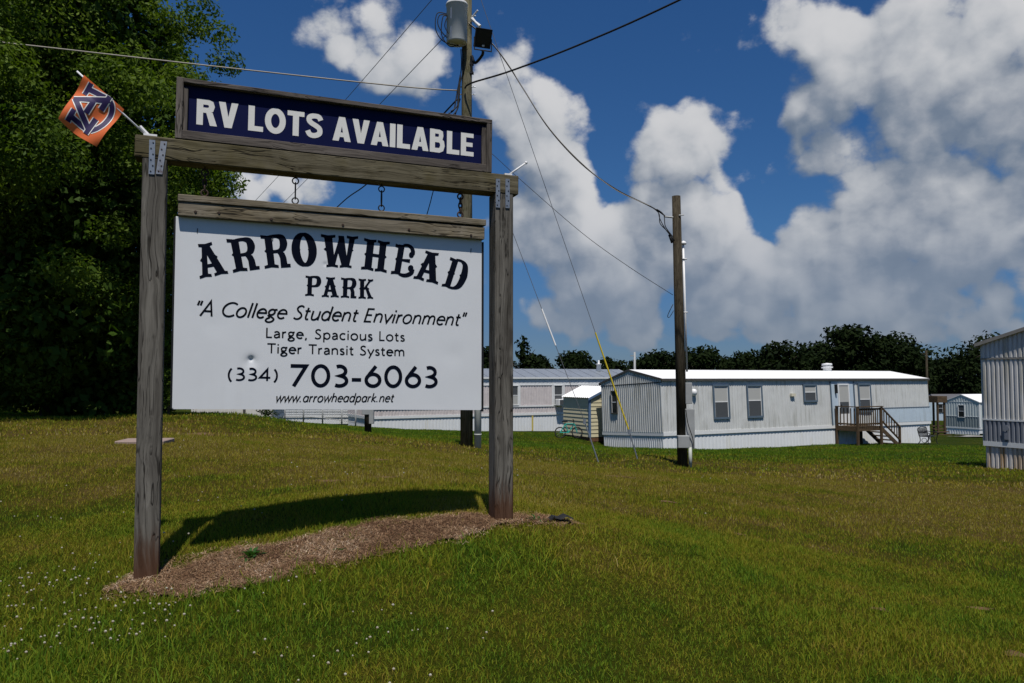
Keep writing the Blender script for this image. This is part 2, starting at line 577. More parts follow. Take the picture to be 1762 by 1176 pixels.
LEAF_BIG = leaf_mat('oak_leaves', (.028, .066, .007), (.135, .195, .019))
LEAF_FAR = leaf_mat('far_tree_leaves', (.007, .013, .005), (.015, .024, .007), .12, .02)  # albedo set very low to stand in for cloud shadow on the far trees
LEAF_MID = leaf_mat('shrub_leaves', (.018, .032, .01), (.035, .055, .016), .25)
WEED = leaf_mat('weed_leaves', (.03, .085, .02), (.05, .12, .025), .3)
BARK = paint('tree_bark', (.07, .055, .04), .9, .35, 12)

# lawn colour field shared by the soil sheet and the grass blades (both sit at the world origin)
lg = bpy.data.node_groups.new("lawn_field", 'ShaderNodeTree')
lg.interface.new_socket("Dry", in_out='OUTPUT', socket_type='NodeSocketFloat')
L_ = NT(lg)
lgo = lg.nodes.new('NodeGroupOutput')
lco = L_.n('ShaderNodeTexCoord').outputs['Object']
lco = L_.vmath('MULTIPLY', lco, (1, 1, 0))
big = L_.noise(lco, .22, 4, .55, .4)
mid = L_.noise(lco, 1.1, 5, .6, .3)
sml = L_.noise(lco, 6.0, 4, .6)
sepy = L_.n('ShaderNodeSeparateXYZ', {0: lco})
dry = L_.math('ADD', L_.math('MULTIPLY', big, .75), L_.math('ADD', L_.math('MULTIPLY', mid, .8), L_.math('MULTIPLY', sml, .3)))
# a worn, drier belt across the slope behind the sign
belt = L_.math('MULTIPLY', L_.rng(sepy.outputs[1], 5.5, 9.0), L_.rng(sepy.outputs[1], 15.0, 22.0, 1.0, 0.0))
dry = L_.math('ADD', dry, L_.math('MULTIPLY', belt, .17))
lush = L_.rng(sepy.outputs[1], 2.5, 6.5, .10, 0.0)
dry = L_.math('SUBTRACT', dry, lush)
far = L_.rng(sepy.outputs[1], 19.0, 27.0, 0.0, .22)
dry = L_.math('SUBTRACT', dry, far)
lg.links.new(L_.rng(dry, .64, 1.14, 0, 1, 'LINEAR'), lgo.inputs[0])


def grass_mat(name, blade):
    m, n, out = base_mat(name)
    gn = m.node_tree.nodes.new('ShaderNodeGroup')
    gn.node_tree = lg
    dryv = gn.outputs[0]
    if blade:
        a = n.n('ShaderNodeAttribute', attribute_name='tint').outputs['Fac']
        v = n.math('ADD', n.math('MULTIPLY', dryv, .75), n.math('MULTIPLY', n.math('SUBTRACT', a, .35), .6), clamp=True)
        c = n.ramp(v, [(0.0, (.080, .165, .014)), (.30, (.165, .222, .017)), (.58, (.240, .222, .020)), (.82, (.275, .205, .034)), (.95, (.33, .265, .075)), (1.0, (.41, .34, .14))])
        d = n.n('ShaderNodeBsdfPrincipled', {'Base Color': c, 'Roughness': .6, 'Specular IOR Level': .06})
        t = n.n('ShaderNodeBsdfTranslucent', {'Color': n.mix(1.0, c, (1.2, 1.3, .5), 'MULTIPLY')})
        mx = n.n('ShaderNodeMixShader', {0: .35})
        n.t.links.new(d.outputs[0], mx.inputs[1])
        n.t.links.new(t.outputs[0], mx.inputs[2])
        n.t.links.new(mx.outputs[0], out.inputs[0])
    else:
        co = n.n('ShaderNodeTexCoord').outputs['Object']
        f1 = n.noise(co, 45.0, 4, .7)
        f2 = n.noise(co, 9.0, 5, .7)
        v = n.math('ADD', dryv, n.math('MULTIPLY', n.math('SUBTRACT', n.math('ADD', f1, f2), 1.0), .9), clamp=True)
        c = n.ramp(v, [(0.0, (.022, .040, .003)), (.4, (.048, .056, .005)), (.7, (.072, .064, .008)), (1.0, (.118, .082, .024))])
        principled(n, out, c, .95, n.math('ADD', f1, n.math('MULTIPLY', f2, 2.0)), 1.0, .05)
    return m


GROUND_M = grass_mat('lawn_soil', False)
BLADE_M = grass_mat('grass_blades', True)


def simple_tint(name, stops, rough=.9):
    m, n, out = base_mat(name)
    a = n.n('ShaderNodeAttribute', attribute_name='tint').outputs['Fac']
    principled(n, out, n.ramp(a, stops), rough)
    return m


MULCH_M = simple_tint('pine_straw', [(0, (.075, .038, .022)), (.45, (.225, .130, .072)), (.8, (.38, .25, .15)), (1, (.52, .41, .30))])
CLOVER_M = simple_tint('clover_heads', [(0, (.03, .07, .015)), (.3, (.05, .09, .02)), (.5, (.22, .16, .10)), (.8, (.36, .34, .27)), (1, (.48, .46, .40))])


def soil_mat(name, c0, c1, sc=14.0):
    m, n, out = base_mat(name)
    co = n.n('ShaderNodeTexCoord').outputs['Object']
    f = n.noise(co, sc, 7, .7)
    principled(n, out, n.ramp(f, [(.3, c0), (.7, c1)]), .95, f, .8, .03)
    return m


SOIL_M = soil_mat('bare_clay_soil', (.08, .048, .024), (.19, .12, .065))
BEDSOIL_M = soil_mat('mulch_bed_soil', (.055, .033, .022), (.15, .092, .06), 30)
GRAVEL_M = soil_mat('grey_gravel', (.20, .195, .185), (.36, .35, .34), 20)
ASPH_M = soil_mat('worn_asphalt', (.15, .15, .155), (.23, .23, .235), 20)

# ------------------------------------------------------------------ terrain
CTRL = []


def cp(px, py, Y):
    p = at(px, py, Y)
    CTRL.append((p.x, p.y, p.z))


CTRL += [(0, 0, 0), (-4, 0, -.05), (5, 0, .0), (0, -12, -.2), (-12, -5, -.1), (12, -5, -.2), (-5, 3.2, -.02), (5, 3.2, -.12), (0, 3.2, .0)]
cp(250, 1000, 5.03)
cp(866, 891, 5.85)
cp(560, 940, 5.4)
for a in [(803, 768, 18.9), (1176, 804, 18), (1033, 800, 18.2), (1100, 789, 18.4), (1140, 773, 34.5), (1600, 762, 43.7), (1036, 768, 38.4),
          (1370, 767, 38.8), (1692, 804, 20.9), (633, 748, 24), (608, 738, 46.9), (968, 742, 52.9), (1014, 758, 39),
          (300, 735, 18), (380, 711, 22), (440, 718, 24), (490, 727, 25), (120, 716, 22), (0, 718, 21), (230, 760, 12.5),
          (540, 728, 46), (480, 728, 46), (1683, 746, 85), (1650, 750, 70), (1400, 830, 14), (1250, 900, 8.2), (100, 830, 8.2), (1500, 1000, 6.0)]:
    cp(*a)
CTRL += [(-30, 30, .6), (-26, 50, -.5), (-18, 45, -1.0), (-60, 60, 1.0), (60, 40, -2.6), (40, 20, -1.3), (20, 10, -.45), (-14, 10, .35), (-20, 20, .6), (0, 75, -3.0), (-30, 80, -2.0), (30, 60, -2.8)]
CP = np.array(CTRL)


def tps_fit(P, lam=.002):
    n = len(P)
    X = P[:, :2] / 20.0
    d2 = ((X[:, None] - X[None]) ** 2).sum(-1)
    K = .5 * d2 * np.log(d2 + 1e-9) + lam * np.eye(n)
    A = np.zeros((n + 3, n + 3))
    A[:n, :n] = K
    A[:n, n] = 1
    A[:n, n + 1:] = X
    A[n:, :n] = A[:n, n:].T
    b = np.zeros(n + 3)
    b[:n] = P[:, 2]
    return X, np.linalg.solve(A, b)


TX, TW = tps_fit(CP)


def gz(x, y):
    x = np.atleast_1d(np.asarray(x, float))
    y = np.atleast_1d(np.asarray(y, float))
    out = np.empty(len(x))
    for s in range(0, len(x), 40000):
        xs = np.clip(x[s:s + 40000], -70, 75) / 20
        ys = np.clip(y[s:s + 40000], -14, 90) / 20
        d2 = (xs[:, None] - TX[None, :, 0]) ** 2 + (ys[:, None] - TX[None, :, 1]) ** 2
        n = len(TX)
        out[s:s + 40000] = (.5 * d2 * np.log(d2 + 1e-9)) @ TW[:n] + TW[n] + xs * TW[n + 1] + ys * TW[n + 2]
    r = np.sqrt(x * x + np.maximum(y, 0) ** 2)
    k = np.clip((r - 70) / 70, 0, 1)
    k = k * k * (3 - 2 * k)
    return out * (1 - k) + (-5.0) * k


def g1(x, y):
    return float(gz([x], [y])[0])


def on_ground(px, py, Y):
    p = at(px, py, Y)
    return Vector((p.x, p.y, g1(p.x, p.y)))


def vnoise(x, y, scale, seed):
    x = x * scale + seed * 17.3
    y = y * scale - seed * 9.1
    xi, yi = np.floor(x), np.floor(y)
    fx, fy = x - xi, y - yi
    fx = fx * fx * (3 - 2 * fx)
    fy = fy * fy * (3 - 2 * fy)

    def h(a, b):
        v = np.sin(a * 127.1 + b * 311.7 + seed * 74.7) * 43758.5453
        return v - np.floor(v)
    return (h(xi, yi) * (1 - fx) + h(xi + 1, yi) * fx) * (1 - fy) + (h(xi, yi + 1) * (1 - fx) + h(xi + 1, yi + 1) * fx) * fy


def make_ground():
    t = np.linspace(-1, 1, 221)
    xs = 2.2 * np.sinh(t * 5.9)
    t2 = np.linspace(-.55, 1, 260)
    ys = 3.0 + 2.2 * np.sinh(t2 * 6.2)
    ys = ys[(ys > -60)]
    X, Y = np.meshgrid(xs, ys)
    x, y = X.ravel(), Y.ravel()
    z = gz(x, y)
    amp = np.clip(y / 6, .3, 1)
    z = z + (vnoise(x, y, 1.7, 3) - .5) * .03 * amp + (vnoise(x, y, .6, 5) - .5) * .06 * amp * (y < 60)
    nx, ny = len(xs), len(ys)
    i = np.arange((ny - 1) * (nx - 1))
    r, c = i // (nx - 1), i % (nx - 1)
    a = r * nx + c
    q = np.stack([a, a + 1, a + nx + 1, a + nx], 1)
    o = np_mesh('ground', np.stack([x, y, z], 1), q.ravel(), np.full(len(q), 4), GROUND_M, smooth=True)
    tag(o, kind='structure')


make_ground()


def gsurf(x, y):
    """surface incl. undulation"""
    x = np.asarray(x, float)
    y = np.asarray(y, float)
    amp = np.clip(y / 6, .3, 1)
    return gz(x, y) + (vnoise(x, y, 1.7, 3) - .5) * .03 * amp + (vnoise(x, y, .6, 5) - .5) * .06 * amp * (y < 60)


# ------------------------------------------------------------------ the sign: frame of reference
ANG = math.radians(21)
SX = Vector((math.cos(ANG), math.sin(ANG), 0))
SN = Vector((-math.sin(ANG), math.cos(ANG), 0))
SL = at(266, 650, 5.0)
SL.z = 0


def on_sign(px, py, off=0.0):
    d = ray(px, py)
    o = Vector((0, 0, EYE))
    P0 = SL + SN * off
    t = (P0 - o).dot(SN) / d.dot(SN)
    p = o + d * t
    return ((p - SL).dot(SX), p.z)


# ---- lettering engine: strokes become thin raised ribbons
def arc(cx, cy, rx, ry, a0, a1, n=18):
    return [(cx + rx * math.cos(math.radians(a0 + (a1 - a0) * i / n)), cy + ry * math.sin(math.radians(a0 + (a1 - a0) * i / n))) for i in range(n + 1)]


def ell(cx, cy, rx, ry):
    return ('o', arc(cx, cy, rx, ry, 0, 360, 28)[:-1])


def sm(*pts):
    return ('l', [tuple(p) for p in catmull([(*p, 0) for p in pts], 6)])


def sm2(*pts):
    return ('l', [(p.x, p.y) for p in catmull([(*p, 0) for p in pts], 6)])


def ln(*pts):
    return ('l', list(pts))


GL = {
    ' ': (.36, []),
    'A': (.76, [ln((.02, 0), (.37, 1), (.72, 0)), ln((.14, .33), (.60, .33))]),
    'C': (.86, [('l', arc(.52, .5, .47, .47, 48, 312))]),
    'E': (.60, [ln((.50, .96), (.07, .96), (.07, .04), (.52, .04)), ln((.07, .52), (.45, .52))]),
    'L': (.54, [ln((.07, 1), (.07, .04), (.50, .04))]),
    'T': (.72, [ln((0, .96), (.70, .96)), ln((.35, .96), (.35, 0))]),
    'S': (.60, [sm2((.50, .86), (.36, .96), (.18, .92), (.10, .76), (.20, .59), (.40, .44), (.50, .25), (.40, .07), (.20, .03), (.03, .12))]),
    'o': (.68, [ell(.32, .33, .28, .32)]),
    'l': (.22, [ln((.09, 0), (.09, 1.02))]),
    'e': (.63, [('l', [(.05, .36)] + arc(.32, .33, .27, .31, 6, 315))]),
    'g': (.58, [ell(.25, .44, .19, .19), ln((.36, .60), (.56, .63)), ('o', [(p.x, p.y) for p in catmull([(.14, .18, 0), (.36, .08, 0), (.52, -.06, 0), (.42, -.22, 0), (.20, -.26, 0), (.03, -.16, 0), (.08, -.02, 0), (.2, .04, 0)], 4, True)]), ln((.16, .28), (.10, .19), (.16, .12))]),
    't': (.40, [sm2((.15, .86), (.15, .5), (.15, .18), (.22, .04), (.36, .05)), ln((0, .62), (.35, .62))]),
    'u': (.64, [sm2((.08, .65), (.08, .3), (.13, .07), (.28, .02), (.44, .10), (.53, .24)), ln((.54, .65), (.54, 0))]),
    'd': (.68, [ell(.31, .33, .25, .31), ln((.57, 0), (.57, 1.02))]),
    'n': (.64, [ln((.08, 0), (.08, .65)), sm2((.08, .44), (.20, .60), (.36, .63), (.50, .52), (.53, .3), (.53, 0))]),
    'v': (.56, [ln((.0, .65), (.27, .02), (.54, .65))]),
    'i': (.22, [ln((.09, 0), (.09, .65)), ln((.09, .82), (.09, .95))]),
    'r': (.42, [ln((.08, 0), (.08, .65)), sm2((.08, .42), (.18, .57), (.36, .62))]),
    'm': (1.0, [ln((.08, 0), (.08, .65)), sm2((.08, .44), (.18, .60), (.32, .63), (.45, .52), (.48, .3), (.48, 0)), sm2((.48, .44), (.58, .60), (.72, .63), (.85, .52), (.88, .3), (.88, 0))]),
    'a': (.56, [sm2((.06, .54), (.20, .63), (.36, .60), (.45, .46), (.46, .2), (.46, 0)), sm2((.45, .38), (.25, .35), (.08, .25), (.09, .08), (.22, .02), (.36, .08), (.45, .18))]),
    'q': (.66, [ell(.31, .33, .25, .31), ln((.56, 0), (.56, .65))]),
    ',': (.28, [ln((.13, .08), (.06, -.16))]),
    '.': (.26, [ln((.07, .0), (.07, .11))]),
    'p': (.68, [ell(.35, .33, .25, .31), ln((.09, .65), (.09, -.32))]),
    'c': (.56, [('l', arc(.32, .33, .27, .31, 50, 310))]),
    's': (.46, [sm2((.36, .56), (.24, .62), (.10, .57), (.09, .44), (.22, .34), (.36, .23), (.36, .09), (.22, .03), (.05, .09))]),
    'y': (.58, [ln((.02, .65), (.29, .04)), ln((.56, .65), (.14, -.32))]),
    'w': (.86, [ln((0, .65), (.20, .03), (.42, .62), (.62, .03), (.84, .65))]),
    'h': (.64, [ln((.08, 0), (.08, 1.02)), sm2((.08, .44), (.20, .60), (.36, .63), (.50, .52), (.53, .3), (.53, 0))]),
    'k': (.58, [ln((.08, 0), (.08, 1.02)), ln((.48, .64), (.10, .34), (.54, 0))]),
    '"': (.34, [ln((.07, 1.02), (.05, .70)), ln((.24, 1.02), (.22, .70))]),
    '(': (.36, [('l', arc(.56, .42, .48, .68, 130, 230))]),
    ')': (.36, [('l', arc(-.22, .42, .48, .68, 50, -50))]),
    '3': (.66, [('l', arc(.26, .74, .26, .23, 120, -90, 14) + arc(.26, .27, .31, .24, 90, -125, 14)[1:])]),
    '4': (.76, [ln((.50, 0), (.50, .93), (.04, .26), (.70, .26))]),
    '7': (.78, [ln((.02, .95), (.66, .95), (.16, 0))]),
    '0': (.84, [ell(.40, .5, .33, .47)]),
    '6': (.76, [ell(.36, .32, .30, .29), ln((.09, .44), (.22, .64), (.48, 1.0))]),
    '-': (.50, [ln((.03, .33), (.44, .33))]),
}


class Letters:
    def __init__(s, step=.00006, y0=-.0012):
        s.mb = MB()
        s.k = 0
        s.step = step
        s.y0 = y0
        s.y = 0.0

    def off(s):
        s.k += 1
        return s.y + s.y0 - s.step * (s.k % 12)

    def poly(s, pts):
        y = s.off()
        s.mb.poly([(u, y, z) for (u, z) in pts])

    def ribbon(s, pts, hw, closed=False):
        y = s.off()
        pts = [Vector((p[0], p[1])) for p in pts]
        q = [pts[0]]
        for p in pts[1:]:
            if (p - q[-1]).length > 1e-5:
                q.append(p)
        pts = q
        n = len(pts)
        hws = hw if isinstance(hw, list) else [hw] * n
        Lp, Rp = [], []
        for i in range(n):
            if closed:
                a, b = pts[i] - pts[i - 1], pts[(i + 1) % n] - pts[i]
            else:
                a = pts[i] - pts[max(i - 1, 0)] if i else pts[1] - pts[0]
                b = pts[min(i + 1, n - 1)] - pts[i] if i < n - 1 else pts[n - 1] - pts[n - 2]
            a, b = a.normalized(), b.normalized()
            na, nb = Vector((-a.y, a.x)), Vector((-b.y, b.x))
            mi = na + nb
            if mi.length < 1e-4:
                mi = na
            mi.normalize()
            k = hws[i] / max(mi.dot(na), .34)
            Lp.append(pts[i] + mi * k)
            Rp.append(pts[i] - mi * k)
        rngk = range(n) if closed else range(n - 1)
        for i in rngk:
            j = (i + 1) % n
            s.mb.quad((Rp[i].x, y, Rp[i].y), (Rp[j].x, y, Rp[j].y), (Lp[j].x, y, Lp[j].y), (Lp[i].x, y, Lp[i].y))

    def line(s, text, p0, p1, cap, hw, shear=0.0, track=.06):
        tot = sum(GL[c][0] + track for c in text) - track
        d = Vector((p1[0] - p0[0], p1[1] - p0[1]))
        Lw = d.length
        ex = d / tot                       # one glyph unit along the line
        ey = Vector((-d.y, d.x)).normalized() * cap
        x = 0.0
        for c in text:
            adv, strokes = GL[c]
            for kind, pts in strokes:
                P = [Vector(p0) + ex * (x + px_ + shear * py_ * cap * tot / Lw) + ey * py_ for (px_, py_) in pts]
                s.ribbon(P, hw, kind == 'o')
            x += adv + track


# ------------------------------------------------------------------ wooden sign structure
zgl = g1(SL.x, SL.y)
sign = thing('roadside_sign', 'weathered wooden two-post sign frame with a navy header board lettered in white', 'sign', (SL.x, SL.y, 0), ANG)


def sbox(name, u0, u1, y0, y1, z0, z1, m, parent=sign, bev=.004):
    """board whose object origin sits at its own lower corner, so the grain differs board to board"""
    mb = MB()
    mb.box(0, u1 - u0, 0, y1 - y0, 0, z1 - z0, 0, bev)
    o = mb.build(name, m, parent)
    o.location = (u0, y0, z0)
    return o


def slant_board(name, a, b, h, y0, y1, m, parent, bev=.004):
    """board from lower-left a to lower-right b (u,z), height h"""
    L = math.hypot(b[0] - a[0], b[1] - a[1])
    mb = MB()
    mb.box(0, L, 0, y1 - y0, 0, h, 0, bev)
    o = mb.build(name, m, parent)
    o.location = (a[0], y0, a[1])
    o.rotation_euler = (0, -math.atan2(b[1] - a[1], b[0] - a[0]), 0)
    return o


PW_ = .144
sbox('post', -.098, .046, 0, PW_, .22, 2.909, WOOD_Z)
sbox('post', 2.304, 2.448, .001, PW_, .43, 2.884, WOOD_Z)
slant_board('crossbeam', (-.145, 2.908), (2.49, 2.884), .146, -.002, PW_, WOOD_X, sign, .006)

hdr = thing('header_box', None, None)
hdr.parent = sign
hdr.location = (0, 0, 0)
hb = lambda n, u0, u1, y0, y1, z0, z1, m: sbox(n, u0, u1, y0, y1, z0, z1, m, hdr, .003)
tilt = (3.042 - 3.065) / (2.276 - .09)
# header frame is very slightly out of level, like the beam under it
hdr.location = (.09, 0, 3.056)
hdr.rotation_euler = (0, -math.atan(tilt), 0)
HW, HH = 2.185, .406
hb('frame_board', 0, .042, -.002, .13, .0, HH, WOOD_FZ)
hb('frame_board', HW - .042, HW, -.002, .13, .0, HH - .03, WOOD_FZ)
hb('frame_board', .042, HW - .001, -.004, .13, HH - .034, HH - .003, WOOD_FX)
hb('frame_board', .042, HW - .042, -.003, .13, .0, .058, WOOD_FX)
hb('inner_strip', .042, .072, .012, .035, .059, HH - .06, WOOD_FZ)
hb('inner_strip', HW - .075, HW - .042, .012, .035, .059, HH - .06, WOOD_FZ)
mbp = MB()
mbp.box(.043, HW - .043, .036, .046, .059, HH - .0345)
mbp.build('panel', NAVY, hdr)
# RV LOTS AVAILABLE : heavy grotesque capitals
HB = {
    'R': (.72, [('r', [(.115, 0), (.115, 1)], .115), ('r', [(.1, .90), (.40, .90), (.50, .86), (.535, .75), (.50, .63), (.40, .585), (.1, .585)], .10), ('p', [(.33, .52), (.56, .52), (.73, 0), (.48, 0)])]),
    'V': (.70, [('p', [(0, 1), (.24, 1), (.35, .42), (.35, 0), (.22, 0)]), ('p', [(.70, 1), (.46, 1), (.35, .42), (.35, 0), (.48, 0)])]),
    'L': (.56, [('p', [(0, 0), (.55, 0), (.55, .20), (.23, .20), (.23, 1), (0, 1)])]),
    'O': (.78, [('o', .385, .5, .275, .40, .115)]),
    'T': (.64, [('p', [(.205, 0), (.435, 0), (.435, .80), (.64, .80), (.64, 1), (0, 1), (0, .80), (.205, .80)])]),
    'S': (.68, [('r', [(p.x, p.y) for p in catmull([(.58, .74, 0), (.50, .87, 0), (.33, .90, 0), (.16, .84, 0), (.13, .71, 0), (.22, .60, 0), (.42, .49, 0), (.54, .38, 0), (.53, .20, 0), (.35, .10, 0), (.17, .13, 0), (.08, .28, 0)], 5)], .102)]),
    'A': (.72, [('p', [(0, 0), (.24, 0), (.29, .20), (.36, .62), (.36, 1), (.24, 1)]), ('p', [(.72, 0), (.48, 0), (.43, .20), (.36, .62), (.36, 1), (.48, 1)]), ('p', [(.24, .17), (.48, .17), (.45, .36), (.27, .36)])]),
    'I': (.24, [('p', [(0, 0), (.23, 0), (.23, 1), (0, 1)])]),
    'B': (.68, [('p', [(0, 0), (.22, 0), (.22, 1), (0, 1)]), ('r', [(.1, .905), (.38, .905), (.47, .86), (.485, .74), (.46, .63), (.38, .575), (.1, .575)], .095), ('r', [(.1, .535), (.42, .535), (.52, .46), (.545, .31), (.50, .15), (.40, .095), (.1, .095)], .097)]),
    'E': (.60, [('p', [(0, 0), (.57, 0), (.57, .19), (.23, .19), (.23, .41), (.52, .41), (.52, .59), (.23, .59), (.23, .81), (.56, .81), (.56, 1), (0, 1)])]),
    ' ': (.26, []),
}
inv = hdr.location


def to_hdr(px, py, off):
    u, z = on_sign(px, py, off)
    a = math.atan(tilt)
    du, dz = u - inv.x, z - inv.z
    return (du * math.cos(a) + dz * math.sin(a), -du * math.sin(a) + dz * math.cos(a))


lt = Letters()
lt.y = .036
pa = to_hdr(337.6, 212.8, .035)
pb = to_hdr(814.8, 271.0, .035)
pt = to_hdr(340.1, 168.7, .035)
cap = pt[1] - pa[1]
txt = 'RV LOTS AVAILABLE'
tr_ = .055
tot = sum(HB[c][0] + tr_ for c in txt) - tr_ - .03
sx_ = (pb[0] - pa[0]) / tot
x = 0.0
for c in txt:
    adv, prims = HB[c]
    T = lambda p: (pa[0] + (x + p[0]) * sx_, (pa[1] + pb[1]) / 2 + p[1] * cap)
    for pr in prims:
        if pr[0] == 'p':
            lt.poly([T(p) for p in pr[1]])
        elif pr[0] == 'r':
            lt.ribbon([T(p) for p in pr[1]], pr[2] * (cap + sx_) / 2)
        else:
            lt.ribbon([T(p) for p in arc(pr[1], pr[2], pr[3], pr[4], 0, 360, 32)[:-1]], pr[5] * (cap + sx_) / 2, True)
    x += adv + tr_
lt.mb.build('lettering', LETTER_W, hdr)


def strap(pxs, top, bot, m, slant=0.0):
    """perforated steel tie plate across the beam-to-post joint"""
    u0, zt = on_sign(pxs[0], top)
    u1, zb = on_sign(pxs[1], bot)
    mb = MB()
    h = zt - zb
    c = ((u0 + u1) / 2, -.0045, (zt + zb) / 2)
    ax = Vector((abs(u1 - u0) / 2, 0, 0))
    az = Vector((slant, 0, h / 2))
    mb.obox(c, ax, (0, .0022, 0), az)
    o = mb.build('bracket', m, sign)
    hm = MB()
    for k in range(6):
        t = -1 + 2 * (k + .5) / 6
        q = Vector(c) + az * t + Vector((.006 * (1 if k % 2 else -1), -.0024, 0))
        hm.tube([q + Vector((0, .001, 0)), q + Vector((0, -.0022, 0))], .0048, 8)
    hm.build('nail', RUST if m == GALV_R else BLACKM, o)


strap((257, 266), 241, 301, GALV)
strap((273, 283), 243, 301, GALV_R, .012)
strap((852.9, 860), 308, 358, GALV)
strap((869.4, 876.6), 308, 359, GALV)

# ------------------------------------------------------------------ hanging board
hs = thing('hanging_sign', 'white hanging sign board with dark western lettering hung on iron links under a wooden beam', 'sign', (SL.x, SL.y, 0), ANG)
slant_board('rail_board', (.115, 2.645), (2.232, 2.631), .046, .000, .135, RAIL_X, hs, .004)
slant_board('rail_board', (.117, 2.553), (2.222, 2.528), .091, .008, .128, RAIL_X, hs, .004)
B0, B1, ZB0, ZB1 = .104, 2.214, 1.296, 1.259
ZT0, ZT1 = 2.553, 2.530
nu, nv = 214, 128
bu = np.linspace(B0, B1, nu)
U, V = np.meshgrid(bu, np.linspace(0, 1, nv))
k = (U - B0) / (B1 - B0)
Zb = (ZB0 * (1 - k) + ZB1 * k) * (1 - V) + (ZT0 * (1 - k) + ZT1 * k) * V
dents = [(432, 618, .017, .02), (432, 623, .009, .055), (634, 589, .003, .02), (560, 455, .006, .016), (700, 640, .0015, .12), (370, 560, .0015, .10), (780, 610, .002, .10)]
Yb = np.full_like(U, .053)
for (dx, dy, dep, rad) in dents:
    du, dz = on_sign(dx, dy, .053)
    Yb += dep * np.exp(-((U - du) ** 2 + (Zb - dz) ** 2) / (rad * rad * .5))
vt = np.stack([U.ravel(), Yb.ravel(), Zb.ravel()], 1)
i = np.arange((nv - 1) * (nu - 1))
a = (i // (nu - 1)) * nu + i % (nu - 1)
q = np.stack([a, a + 1, a + nu + 1, a + nu], 1)
# back face and rim
nvt = len(vt)
cor = [0, nu - 1, nv * nu - 1, (nv - 1) * nu]
back = vt[cor].copy()
back[:, 1] = .075
vt = np.vstack([vt, back])
bl = [nvt, nvt + 1, nvt + 2, nvt + 3]
extra = np.array([[bl[0], bl[3], bl[2], bl[1]], [cor[0], bl[0], bl[1], cor[1]], [cor[1], bl[1], bl[2], cor[2]], [cor[2], bl[2], bl[3], cor[3]], [cor[3], bl[3], bl[0], cor[0]]])
q = np.vstack([q, extra])
board = np_mesh('board', vt, q.ravel(), np.full(len(q), 4), BOARD_W)
board.parent = hs
# dark steel stiffener along the right and left edges of the board
sb = MB()
sb.box(B1 + .001, B1 + .016, .05, .085, 1.248, 2.515)
sb.build('edge_channel', BLACKM, hs)
sb = MB()
sb.box(B0 - .012, B0 - .001, .056, .085, 1.30, 2.55)
sb.build('edge_channel', BLACKM, hs)
YB = .053
S_ = lambda px_, py_: on_sign(px_, py_, YB - .001)


